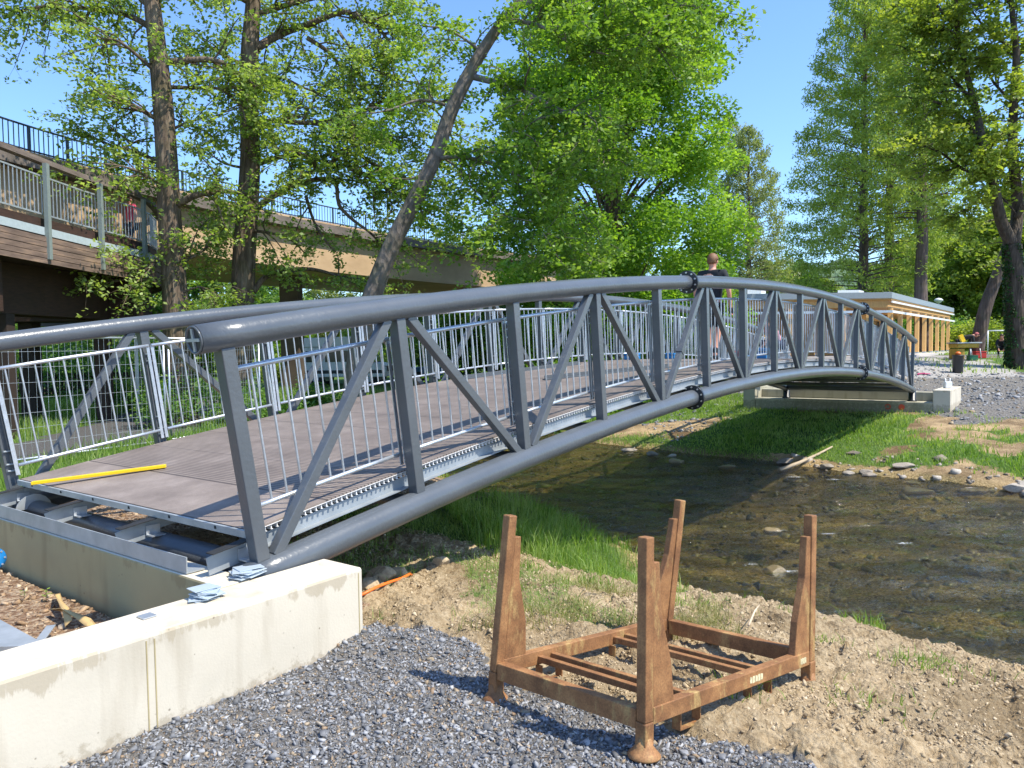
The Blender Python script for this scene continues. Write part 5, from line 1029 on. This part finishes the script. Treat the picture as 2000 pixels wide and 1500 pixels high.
# ---------------------------------------------------------------- white pickup van
c = at(678, 700, 42); van = thing('white_van', 'white camper pickup van parked beyond the lawn, seen through the railings', 'van', (c[0], c[1], 0), None)
vx, vy = c[0], c[1]; fw = nrm(np.array([.985,-.17,0])); sw = np.array([-fw[1], fw[0], 0])
def VP(a, s, z): return np.array([vx, vy, 0])+fw*a+sw*s+np.array([0,0,z])
def vprism(m, prof, s0, s1, inset=0):
    n = len(prof); vs = [VP(a, s0, z) for a, z in prof]+[VP(a, s1, z) for a, z in prof]; return m.add(vs, [tuple(range(n)), tuple(range(2*n-1,n-1,-1))]+[(i,n+i,n+(i+1)%n,(i+1)%n) for i in range(n)])
o = vprism(MB(), [(-2.3,.42),(2.45,.42),(2.5,.75),(2.42,1.05),(1.75,1.22),(1.15,1.95),(.9,2.05),(-2.3,2.05)], -.9, .9).build('body', M['white'], van); bevel(o, .05, 3)
o = vprism(MB(), [(-2.4,2.06),(1.5,2.06),(1.65,2.25),(1.1,2.62),(-2.4,2.55)], -.95, .95).build('camper_roof', M['white'], van); bevel(o, .05, 3)
m = MB(); vprism(m, [(-2.36,.62),(2.4,.62),(2.4,.80),(-2.36,.80)], -.915, .915); m.build('side_trim', M['darkplastic'], van)
for a0_, a1_, a2_, a3_ in ((.15,.95,1.35,.15),(-.9,0.,0.,-.9),(-2.0,-1.1,-1.1,-2.0)): vprism(MB(), [(a0_,1.25),(a2_+.2 if a2_ > 1 else a2_,1.25),(a1_+.05,1.85),(a3_,1.85)], -.915, .915).build('side_window', M['glass'], van)
m = MB(); P = [VP(1.80,-.78,1.22), VP(1.80,.78,1.22), VP(1.22,.72,1.92), VP(1.22,-.72,1.92)]; nv_ = np.array([0,0,0])+fw*.03+np.array([0,0,.03]); m.hexa([p-nv_*.3 for p in P]+[p+nv_ for p in P]); m.build('windscreen', M['glass'], van)
m = MB(); m.hexa([VP(2.47,-.6,.72),VP(2.52,-.6,.72),VP(2.52,.6,.72),VP(2.47,.6,.72),VP(2.44,-.6,1.0),VP(2.49,-.6,1.0),VP(2.49,.6,1.0),VP(2.44,.6,1.0)]); m.build('grille', M['darkplastic'], van)
for s in (-.75,.75): MB().lathe(VP(2.42,s,.88), [(.13,0),(.13,.06),(.10,.09)], 14, fw).build('headlight', M['lamp_glass'], van)
for a in (-1.5, 1.6):
    for s in (-.86,.70): w_ = MB().lathe(VP(a,s,.36), [(.30,0),(.36,.03),(.36,.17),(.30,.20)], 24, sw).build('wheel', M['rubber'], van); MB().lathe(VP(a,s-.01,.36), [(.20,0),(.20,.02)], 16, sw).build('rim', M['galv_dull'], w_)
# ---------------------------------------------------------------- timber pavilion
pvz = 1.20; cA = at(1742, 580, 38.); RT0 = 1.8+(672-571)/1484.*38
pav = thing('timber_pavilion', 'low flat roofed pavilion with grey roof edge and yellow timber columns beyond the bridge', 'pavilion', (cA[0], cA[1], pvz))
# facade directions: long side runs left (frontal), short side recedes to the right
dl = nrm(np.array([-1., -.02, 0])); dr = nrm(np.array([.60, .80, 0])); A0 = np.array([cA[0], cA[1], 0])
B1 = at(1853, 600, 1.); 
lenR = 23.0
def PV(l, r_, z): return A0+dl*l+dr*r_+np.array([0,0,z])
def pbox(m, l0, l1, r0, r1, z0, z1): return m.hexa([PV(l1,r0,z0),PV(l0,r0,z0),PV(l0,r1,z0),PV(l1,r1,z0),PV(l1,r0,z1),PV(l0,r0,z1),PV(l0,r1,z1),PV(l1,r1,z1)])
zt = RT0
rf = pbox(MB(), 0, 17, 0, lenR, zt-.30, zt).build('roof', plain('grey_roof_edge', (.27,.31,.34), .5), pav)
pbox(MB(), .04, 16.9, .04, lenR-.04, zt-.36, zt-.305).build('roof_batten', M['larch'], pav)
pbox(MB(), .25, 16.5, .25, lenR-.2, zt-.75, zt-.365).build('fascia_beam', M['larch'], pav)
for k in range(2): pbox(MB(), -.05, 17, -.05, .0, zt-1.02, zt-.90).build('shading_rail', M['galv'], pav) if k == 0 else pbox(MB(), -.06, -.01, .0, lenR, zt-1.02, zt-.90).build('shading_rail', M['white'], pav)
pbox(MB(), -.03, .03, .05, lenR, zt-.52, zt-.42).build('lit_batten', M['white'], pav)
for k in range(9):
    r_ = .8+k*2.6; o = pbox(MB(), .12, .34, r_-.16, r_+.16, pvz+.12, zt-.76).build('column', M['larch'], pav); pbox(MB(), .11, .35, r_-.10, r_+.10, pvz-.1, pvz+.118).build('column_foot', M['galv_dull'], o)
for k in range(12):
    l_ = 1.2+k*1.3; o = pbox(MB(), l_-.12, l_+.12, .12, .34, pvz+.12, zt-.76).build('column', M['larch'], pav)
pbox(MB(), 3, 16, 6.0, 15, pvz-.1, zt-.8).build('inner_room', M['larch'], pav)
pbox(MB(), 2.98, 2.995, 7.0, 11, pvz+.2, zt-1.2).build('dark_opening', M['glass'], pav)
pbox(MB(), -1.0, 17, -1.0, lenR+1, pvz-.4, pvz+.03).build('paved_plinth', plain('pale_paving', (.5,.45,.41), .9), pav)
for l_, r_, w_, h_ in ((2.6,2.2,.55,.22),(7.2,1.2,.35,.38),(.9,3.4,.20,.18)): pbox(MB(), l_-w_, l_+w_, r_-w_, r_+w_, zt+.002, zt+h_).build('roof_vent', M['lamp_glass'], pav)
# ---------------------------------------------------------------- park lamps
def lamp(px, py, depth, label, s=1):
    c = at(px, py, depth); z = float(surf(c[0], c[1])); t = thing('park_lamp', label, 'lamp', (c[0], c[1], z)); MB().tube([(c[0],c[1],z-.1),(c[0],c[1],c[2]-.12)], .05*s, 8).build('pole', M['galv_dull'], t)
    MB().lathe(c, [(.06,-.2*s),(.16*s,-.15*s),(.32*s,.02),(.34*s,.08*s),(.22*s,.2*s),(.04,.25*s)], 18).build('lamp_head', M['lamp_glass'], t)
lamp(1833, 588, 62, 'park lamp with pale round head above the pavilion roof end')
lamp(1996, 545, 40, 'park lamp at the right picture edge beside the ivy covered trunk', .9)
# ---------------------------------------------------------------- work table, bin, goal and small things on the far bank
def fpos(px, py, depth): c = at(px, py, depth); return c[0], c[1], float(surf(c[0], c[1]))
x, y, z = fpos(1871, 700, 32.); bn = thing('waste_bin', 'dark round waste bin standing in front of the yellow work table', 'bin', (x, y, z))
hb = 1.8-(693-670)/1484.*32; MB().lathe((x,y,z), [(.19,0),(.20,.02),(.215,hb-z-.05),(.23,hb-z-.04),(.23,hb-z)], 20).build('barrel', M['darkplastic'], bn); MB().lathe((x,y,hb-.02), [(.10,.021),(.12,.10),(.05,.16)], 10).build('rag', M['orange'], bn)
x, y, z = fpos(1882, 690, 36); wt = thing('work_table', 'yellow machine bench with tools under the far trees', 'work table', (x, y, z)); zt2 = z+.80
myel = plain('dusty_yellow_paint', (.50,.31,.04), .6, var=.25, scale=6)
MB().bbox(x-.50, x+.50, y-.4, y+.4, zt2-.26, zt2-.06, .03).build('machine_body', myel, wt); MB().bbox(x-.56, x+.6, y-.45, y+.45, zt2-.058, zt2, .01).build('top', M['galv_dull'], wt); MB().bbox(x-.5, x-.15, y-.35, y+.35, z, zt2-.30, .02).build('cabinet', myel, wt)
for sx in (.1, .55):
    for sy in (-.35,.35): MB().tube([(x+sx,y+sy,zt2-.30),(x+sx*1.15,y+sy,z)], .025, 8).build('leg', M['galv_dull'], wt)
MB().bar((x-.02,y,zt2+.02),(x-.16,y,zt2+.34), .13, .18, (0,0,1)).build('saw_guard', M['yellow'], wt)
for px, py, dd, mat, lab_, nm, s in ((1912,690,36.5,'red','red plastic crate standing on the ground right of the work table','crate',.26),(1899,692,35.4,'leaf_bush','dark green box on the ground under the work table edge','box',.2)):
    x, y, z = fpos(px, py, dd); mat_ = M['red'] if mat == 'red' else plain('green_plastic', (.02,.14,.07), .5); m = MB().bbox(x-s, x+s, y-s*.7, y+s*.7, z, z+s*1.1, .02); m.bbox(x-s*1.05, x+s*1.05, y-s*.75, y+s*.75, z+s*1.1+.002, z+s*1.25, .01); o = m.build('toolbox' if nm == 'crate' else 'storage_box', mat_, org=(x,y,z)); tag(o, lab_, nm)
x, y, z = fpos(1805, 722, 31.5); o = MB().tube([(x-.25,y,z+.03),(x-.15,y+.2,z+.05),(x,y-.05,z+.08),(x+.1,y+.15,z+.05),(x+.25,y,z+.04)], .035, 7).build('cloth_strap', plain('magenta_cloth', (.5,.05,.16), .8), org=(x,y,z)); tag(o, 'magenta strap lying on the pale paving left of the bin', 'strap')
# small goal frame
x, y, z = fpos(1960, 700, 45); gl_ = thing('goal_frame', 'white tubular goal frame on the grass behind the far trees', 'goal', (x, y, z)); m = MB()
zt3 = 1.8+(669-647)/1484.*45
for a, b_ in (((-.95,0,0),(-.95,0,1)),((.85,0,0),(.85,0,1)),((-.95,0,1),(.85,0,1)),((-.95,1.2,0),(-.95,0.5,1)),((.85,1.2,0),(.85,.5,1)),((-.95,0,1),(-.95,.5,1)),((.85,0,1),(.85,.5,1)),((-.95,0,0),(-.95,1.2,0)),((.85,0,0),(.85,1.2,0)),((-.95,.5,1),(.85,.5,1)),((-.95,1.2,0),(.85,1.2,0))):
    m.tube([(x+a[0],y+a[1],z+.04+(zt3-z)*a[2]),(x+b_[0],y+b_[1],z+.04+(zt3-z)*b_[2])], .035, 8)
m.build('frame', M['white'], gl_)
# object on far wing wall
c = BL(23.2, -.78, .46); o = MB().bbox(c[0]-.10, c[0]+.10, c[1]-.08, c[1]+.08, .465, .66, .02).tube([(c[0]-.07,c[1],.62),(c[0]-.07,c[1],.76)], .02, 8).tube([(c[0]+.07,c[1],.62),(c[0]+.07,c[1],.76)], .02, 8).build('white_canister', M['white'], org=tuple(c)); tag(o, 'small white canister standing on the far concrete wing wall', 'canister')
# ---------------------------------------------------------------- tools on the deck
def deck_box(name, label, cat, i, lat, l, w, h, mat, rot=0, extra=None):
    c = PB(i, DT+.003, lat); t = thing(name, label, cat, tuple(c)); upd = nrm(PB(i, 1, lat)-PB(i, 0, lat)); fwd = nrm(np.cross(nv, upd)); ca, sa = math.cos(rot), math.sin(rot); a = fwd*ca+nv*sa; b_ = -fwd*sa+nv*ca
    def xf(v): return c+a*v[0]+b_*v[1]+upd*v[2]
    m = MB().bbox(-l/2, l/2, -w/2, w/2, 0, h, .012, xf); m.build('case', mat, t)
    m = MB(); m.tube([xf((-l*.2,0,h)), xf((-l*.18,0,h+.04)), xf((l*.18,0,h+.04)), xf((l*.2,0,h))], .010, 6); m.build('handle', M['darkplastic'], t)
    MB().bbox(-l/2-.004, l/2+.004, -w/2-.004, w/2+.004, h*.62, h*.70, .003, xf).build('lid_seam', M['darkplastic'], t)
    return t
deck_box('toolbox', 'black and blue toolbox at the far railing near the leaning diagonal', 'toolbox', 7.9, 3.3, .34, .2, .13, M['blue'])
deck_box('toolbox', 'blue toolbox second along the far railing on the deck', 'toolbox', 9.2, 3.3, .30, .2, .13, M['blue'], .2)
deck_box('toolbox', 'dark toolbox between the two blue ones on the deck', 'toolbox', 8.6, 3.25, .36, .24, .16, M['darkplastic'], .1)
deck_box('toolbox', 'red toolbox in the middle of the deck before the walking man', 'toolbox', 9.3, 1.9, .30, .2, .16, M['red'], .3)
deck_box('toolbox', 'blue case beside the red toolbox on the deck', 'toolbox', 9.4, 1.35, .24, .2, .22, M['blue'])
for i0, i1, l0, l1, lab_ in ((4.25,5.7,1.95,1.05,'dark grey steel angle lying on the deck nearer the near railing'),(4.2,6.2,3.35,3.1,'long dark steel angle lying on the deck beside the far railing')):
    p, q = PB(i0, DT+.012, l0), PB(i1, DT+.012, l1); m = MB().bar(p, q, .11, .014, (0,0,1)); m.bar(p+np.array([0,0,.03]), q+np.array([0,0,.03]), .012, .05, (0,0,1)); o = m.build('steel_angle', M['paint'], org=tuple(p)); tag(o, lab_, 'steel angle')
# ---------------------------------------------------------------- big rocks
def rock(name, label, x, y, z, s, seed, mat, group, flat=.55):
    r = np.random.default_rng(seed); bm = bmesh.new(); bmesh.ops.create_icosphere(bm, subdivisions=3, radius=1); pl = r.normal(0,1,(9,3)); pl /= np.linalg.norm(pl,axis=1)[:,None]
    sx, sy = r.uniform(.8,1.3), r.uniform(.6,1.0)
    for v in bm.verts:
        c_ = np.array(v.co)
        for k, n_ in enumerate(pl):
            d_ = c_@n_-(.55+.28*((k*37) % 10)/10)
            if d_ > 0: c_ = c_-n_*d_
        c_ += (vn(c_[0]*4+seed, c_[1]*4+c_[2]*3, seed)-.5)*.06; v.co = Vector((c_[0]*s*sx+x, c_[1]*s*sy+y, c_[2]*s*flat+z))
    bm.verts.index_update(); V = [v.co[:] for v in bm.verts]; Fc = [tuple(v.index for v in f.verts) for f in bm.faces]; bm.free()
    o = mesh_object(name, np.array(V), Fc, mat, org=(x,y,z), face_attr={'tint': np.full(len(Fc), r.uniform(.3,.95))}); return tag(o, label, 'rock', group)
GR = 'larger rocks along the far water edge'
for k, (x, y, s) in enumerate(((6.95,16.75,.20),(7.85,17.4,.16),(7.55,16.1,.16),(8.3,16.0,.22),(7.9,14.75,.27),(8.75,14.35,.24),(9.3,13.9,.24),(8.35,14.9,.2),(7.2,16.2,.17),(9.5,13.9,.18),(6.4,17.7,.2),(8.1,15.3,.16),(10.1,13.0,.2),(7.5,15.9,.14))):
    rock('rock', 'pale angular rock lying at the far water edge', x, y, float(surf(x, y))+s*.15, s, 200+k, M['rock'], GR, .42)
for k, (x, y, s) in enumerate(((3.55,19.3,.22),(3.1,20.2,.18),(4.0,19.0,.14))): rock('rock', 'small stone at the foot of the green far bank left of the bridge shadow', x, y, WATER+.02, s, 230+k, M['rock'], 'small stones below the green bank', .4)
for k, (x, y, s, lb) in enumerate(((3.95,18.2,.26,'brown wet rock breaking the water surface below the green far bank'),(4.9,17.3,.2,'dark rounded rock just showing in the river right of the brown one'),(5.9,15.9,.16,'dark wet rock in the ripples at the bridge shadow edge'),(3.2,9.25,.15,'dark wet rock with white ripples behind the stillage'),(3.9,11.3,.15,'dark wet rock in the river beyond the stillage posts'))): rock('river_rock', lb, x, y, WATER-.03, s, 240+k, M['wetrock'], None, .5)
for k, (px, py, s) in enumerate(((770,1118,.10),(742,1128,.12),(722,1150,.11),(862,1092,.07))):
    p = atz(px, py, 0); rock('earth_lump', 'brown lump of dug earth beside the grass at the wall end', p[0], p[1], float(surf(p[0], p[1]))+.03, s, 260+k, M['clod'], 'earth lumps beside the wall end', .7)
p = atz(815, 1260, 0); rock('tan_stone', 'single round tan stone lying on the grey chippings', p[0], p[1], .02, .035, 270, M['clod'], None, .8)
# branch on the river bank and a stick on the soil
def stick(label, P, r0, mat=None):
    o = MB().tube(P, [r0*(1-.6*i/(len(P)-1)) for i in range(len(P))], 7).build('driftwood_stick', mat or M['bark_smooth'], org=tuple(P[0])); tag(o, label, 'stick')
stick('bleached branch reaching from the far bank into the river', [np.array([5.9,16.75,-.96]),np.array([6.5,17.15,-.86]),np.array([7.1,17.6,-.74]),np.array([7.6,18.0,-.62])], .05, plain('bleached_wood', (.42,.33,.22), .9))
p0 = atz(1462,1228,0); p1 = atz(1474,1208,0); p2 = atz(1483,1190,0); stick('small pale twig lying on the soil behind the stillage', [p0+np.array([0,0,.02]), p1+np.array([0,0,.05]), p2+np.array([0,0,.03])], .008, plain('pale_twig', (.6,.47,.32), .9))
# ---------------------------------------------------------------- people
def skin_obj(name, V, E, Rr, mat, parent, xf, root=0, sub=2, extra=None):
    me = bpy.data.meshes.new('tmp'); me.from_pydata([tuple(v) for v in V], E, []); o = bpy.data.objects.new('tmp', me); C.objects.link(o)
    o.modifiers.new('skin', 'SKIN').use_smooth_shade = True; ss = o.modifiers.new('sub', 'SUBSURF'); ss.levels = sub; ss.render_levels = sub
    sv = me.skin_vertices[0].data
    for i, r_ in enumerate(Rr):
        sv[i].radius = (r_, r_) if np.isscalar(r_) else r_; sv[i].use_root = (i == root)
    dg = bpy.context.evaluated_depsgraph_get(); dg.update(); me2 = bpy.data.meshes.new_from_object(o.evaluated_get(dg)); vs = [xf(np.array(v.co)) for v in me2.vertices]; fs = [tuple(p.vertices) for p in me2.polygons]
    bpy.data.objects.remove(o); bpy.data.meshes.remove(me); bpy.data.meshes.remove(me2)
    if extra:
        n = len(vs)
        for ev_, ef_ in extra: n = len(vs); vs += [xf(np.array(v)) for v in ev_]; fs += [tuple(i+n for i in f) for f in ef_]
    return mesh_object(name, np.array(vs), fs, mat, parent, smooth=True)
def person(label, loc, yaw, J, shirt, legs_m, hair_m, shoe_m, shorts=True, sleeves='short', glove=None, cap=None, print_=False, scale=1.):
    """J: joints in metres, local frame: x right, y forward, z up."""
    t = thing('person', label, 'person', tuple(loc)); ca, sa = math.cos(yaw), math.sin(yaw); L0 = np.array(loc, float)
    def xf(v): v = v*scale; return L0+np.array([v[0]*ca-v[1]*sa, v[0]*sa+v[1]*ca, v[2]])
    V, E, Rr, ix = [], [], [], {}
    def add(n, p, r_, par=None): ix[n] = len(V); V.append(np.array(p, float)); Rr.append(r_); (E.append((ix[par], ix[n])) if par else None)
    add('pel', J['pel'], (.15,.11)); add('waist', J['waist'], (.135,.10), 'pel'); add('chest', J['chest'], (.165,.115), 'waist'); add('neckb', J['neckb'], (.075,.07), 'chest'); hd = np.array(J['head'], float); nb = np.array(J['neckb'], float)
    add('neck', nb+(hd-nb)*.42, .056, 'neckb'); add('head0', hd-np.array([0,.01,.05]), (.066,.078), 'neck'); add('head1', hd+np.array([0,0,.03]), (.076,.092), 'head0'); add('head2', hd+np.array([0,-.01,.095]), (.052,.062), 'head1')
    for s in ('l', 'r'):
        add('sh'+s, J['sh'+s], .062, 'chest'); add('el'+s, J['el'+s], .043, 'sh'+s); add('wr'+s, J['wr'+s], .028, 'el'+s); w = np.array(J['wr'+s], float); d = nrm(w-np.array(J['el'+s])); add('pm'+s, w+d*.06, (.034,.018), 'wr'+s)
        pv = w+d*.085; side = nrm(np.cross(d, (0,0,1)) if abs(d[2]) < .9 else np.cross(d, (1,0,0))); cu = nrm(np.cross(side, d))
        for k in range(4):
            b_ = pv+side*(k-1.5)*.019; ln = (.07,.08,.075,.058)[k]; add('f%s%d' % (s,k), b_, .0085, 'pm'+s); add('g%s%d' % (s,k), b_+d*ln*.5+cu*.008, .008, 'f%s%d' % (s,k)); add('h%s%d' % (s,k), b_+d*ln*.85+cu*.028, .0065, 'g%s%d' % (s,k))
        add('t'+s, w+d*.04+side*.032, .010, 'pm'+s); add('u'+s, w+d*.075+side*.05+cu*.01, .008, 't'+s)
        add('hp'+s, J['hp'+s], .088, 'pel'); add('kn'+s, J['kn'+s], .056, 'hp'+s); add('an'+s, J['an'+s], .038, 'kn'+s); f = np.array(J['an'+s], float)+np.array([0,.06,-.04]); add('ft'+s, f, .034, 'an'+s); add('to'+s, f+np.array([0,.09,-.015]), .026, 'ft'+s)
    # face features and ears as extra small shapes melted into the body mesh
    ex = []
    def blob(c, r3):
        bm = bmesh.new(); bmesh.ops.create_icosphere(bm, subdivisions=2, radius=1); vs = [tuple(np.array(v.co)*np.array(r3)+np.array(c)) for v in bm.verts]; bm.verts.index_update(); fs = [tuple(v.index for v in f_.verts) for f_ in bm.faces]; bm.free(); ex.append((vs, fs))
    blob(hd+np.array([0,.10,.0]), (.014,.020,.020)); blob(hd+np.array([.078,-.005,.01]), (.012,.020,.032)); blob(hd+np.array([-.078,-.005,.01]), (.012,.020,.032)); blob(hd+np.array([0,.083,-.04]), (.028,.012,.009))
    body = skin_obj('body', V, E, Rr, M['skin'], t, xf, 0, 2, ex)
    g = lambda n: np.array(J[n], float)
    def cloth(name, items, edges, mat, root=0): return skin_obj(name, [i[0] for i in items], edges, [i[1] for i in items], mat, t, xf, root, 2)
    el = 1. if sleeves == 'long' else .55
    it = [(g('pel')+np.array([0,0,.02]), (.172,.128)), (g('waist'), (.158,.122)), (g('chest'), (.19,.135)), (g('neckb')-(g('neckb')-g('chest'))*.22, (.095,.085))]; ed = [(0,1),(1,2),(2,3)]
    for s in ('l','r'):
        k = len(it); e_ = g('sh'+s)+(g('el'+s)-g('sh'+s))*el; it += [(g('sh'+s), .078), (e_, .060 if sleeves != 'long' else .052)]; ed += [(2,k),(k,k+1)]
        if sleeves == 'long': it.append((g('wr'+s), .038)); ed.append((k+1,k+2))
    cloth('shirt', it, ed, shirt)
    it = [(g('pel')-np.array([0,0,.01]), (.158,.120))]; ed = []
    for s in ('l','r'):
        k = len(it); it += [(g('hp'+s), .105), (g('kn'+s)+(g('hp'+s)-g('kn'+s))*(.12 if shorts else 0), .080 if shorts else .068)]; ed += [(0,k),(k,k+1)]
        if not shorts: it.append((g('an'+s)+np.array([0,0,.02]), .056)); ed.append((k+1,k+2))
    cloth('shorts' if shorts else 'trousers', it, ed, legs_m)
    for s in ('l','r'):
        f = g('an'+s); cloth('shoe', [(f+np.array([0,-.02,-.01]), .052), (f+np.array([0,.05,-.045]), .046), (f+np.array([0,.15,-.058]), .036)], [(0,1),(1,2)], shoe_m)
        if shorts: cloth('sock', [(f+np.array([0,0,.01]), .046), (f+(g('kn'+s)-f)*.35, .050)], [(0,1)], M['black'])
        if glove:
            w = g('wr'+s); d = nrm(w-g('el'+s)); cloth('glove', [(w+d*.0, .036), (w+d*.06, (.042,.026)), (w+d*.13, (.036,.022))], [(0,1),(1,2)], glove); 
    # hair: shell over the back and top of the head
    bm = bmesh.new(); bmesh.ops.create_uvsphere(bm, u_segments=18, v_segments=12, radius=1); bmesh.ops.delete(bm, geom=[v for v in bm.verts if (v.co.z < -.25 and v.co.y > -.3) or (v.co.z < .25 and v.co.y > .35) or v.co.z < -.55], context='VERTS'); bm.verts.index_update()
    vs = [xf(hd+np.array([v.co.x*.086, v.co.y*.104-.006, v.co.z*.118+.032])) for v in bm.verts]; fs = [tuple(v.index for v in f_.verts) for f_ in bm.faces]; bm.free()
    h_ = mesh_object('cap' if cap else 'hair', np.array(vs), fs, cap or hair_m, t, smooth=True); so_ = h_.modifiers.new('s', 'SOLIDIFY'); so_.thickness = .008; so_.offset = 1
    if print_:
        m = MB(); c0 = g('chest')+(g('neckb')-g('chest'))*.45+np.array([0,-.122,0]); m.hexa([xf(c0+np.array(v)) for v in ((-.055,-.004,0),(.055,-.004,0),(.055,.02,0),(-.055,.02,0),(-.055,-.004,.008),(.055,-.004,.008),(.055,.02,.008),(-.055,.02,.008))]); m.build('back_print', M['white'], t)
    return t
stand = dict(pel=(0,0,.94), waist=(0,.0,1.10), chest=(0,-.01,1.34), neckb=(0,-.01,1.50), head=(0,.02,1.645), shl=(-.205,-.01,1.455), shr=(.205,-.01,1.455), ell=(-.285,-.04,1.15), elr=(.29,-.03,1.16), wrl=(-.27,.05,.90), wrr=(.285,.06,.90), hpl=(-.09,0,.88), hpr=(.09,0,.88), knl=(-.10,.10,.49), knr=(.10,-.02,.47), anl=(-.11,.04,.09), anr=(.11,-.18,.11))
yaw_b = math.atan2(_e[1], _e[0])-PI/2
person('man in black T-shirt, shorts and gloves walking away across the bridge deck', PB(7.05, DT+.005, 1.12), yaw_b, stand, M['black'], M['black'], M['hair'], M['darkplastic'], glove=M['black'], print_=True, scale=1.03)
crouch = dict(pel=(0,-.05,.42), waist=(0,.02,.55), chest=(0,.15,.72), neckb=(0,.24,.84), head=(0,.33,.96), shl=(-.18,.2,.79), shr=(.18,.2,.79), ell=(-.22,.38,.58), elr=(.22,.38,.58), wrl=(-.12,.50,.36), wrr=(.12,.50,.36), hpl=(-.10,-.02,.40), hpr=(.10,-.02,.40), knl=(-.16,.34,.50), knr=(.16,.34,.48), anl=(-.14,.12,.08), anr=(.14,.10,.08))
person('person crouching in dark trousers and pink top on the deck behind the railing', PB(11.2, DT+.005, 1.9), yaw_b+2.6, crouch, plain('pale_pink_cloth', (.7,.35,.38), .85), M['navy'], M['hair'], M['darkplastic'], shorts=False)
bend = dict(pel=(0,-.1,.88), waist=(0,.08,1.0), chest=(0,.30,1.08), neckb=(0,.46,1.10), head=(0,.62,1.10), shl=(-.18,.38,1.05), shr=(.18,.38,1.05), ell=(-.22,.42,.80), elr=(.22,.42,.80), wrl=(-.14,.55,.66), wrr=(.14,.55,.66), hpl=(-.09,-.1,.84), hpr=(.09,-.1,.84), knl=(-.10,-.02,.46), knr=(.10,-.08,.46), anl=(-.10,-.1,.08), anr=(.10,-.16,.08))
x, y, z = fpos(1893, 688, 36.3); person('worker in black bending over the yellow work table with a reddish cap', (x-.15, y+.3, z), -PI/2-.2, bend, M['black'], M['black'], M['hair'], M['darkplastic'], shorts=False, sleeves='long', cap=plain('faded_red_cap', (.45,.12,.12), .8))
x, y, z = fpos(1957, 692, 38); person('worker in black crouching on the path in front of the goal frame', (x, y, z), PI*.8, crouch, M['black'], M['black'], M['darkhair'], M['darkplastic'], shorts=False, sleeves='long')
pxy = at(256, 430, 23.6); i_ = 15
ped = dict(stand); person('pedestrian in bright pink top walking along the timber clad footbridge', (pxy[0], pxy[1], 4.86), 2.4, ped, M['pink'], M['navy'], M['darkhair'], M['darkplastic'], shorts=True, scale=1.02)
# ---------------------------------------------------------------- van-side parked blue trailer and cars far off
c = at(820, 712, 44); tl = thing('blue_trailer', 'low blue trailer parked on the lawn to the right of the white van', 'trailer', (c[0], c[1], 0)); MB().bbox(c[0]-1.3, c[0]+1.3, c[1]-.7, c[1]+.7, .35, .85, .03).build('box', plain('dull_blue_paint', (.05,.14,.28), .5), tl)
for s in (-.72,.60): MB().lathe((c[0], c[1]+s, .32), [(.26,0),(.30,.03),(.30,.12),(.26,.14)], 18, (0,1,0)).build('wheel', M['rubber'], tl)
MB().tube([(c[0]+1.3,c[1],.42),(c[0]+2.3,c[1]-.1,.40)], .04, 8).build('drawbar', M['galv_dull'], tl)
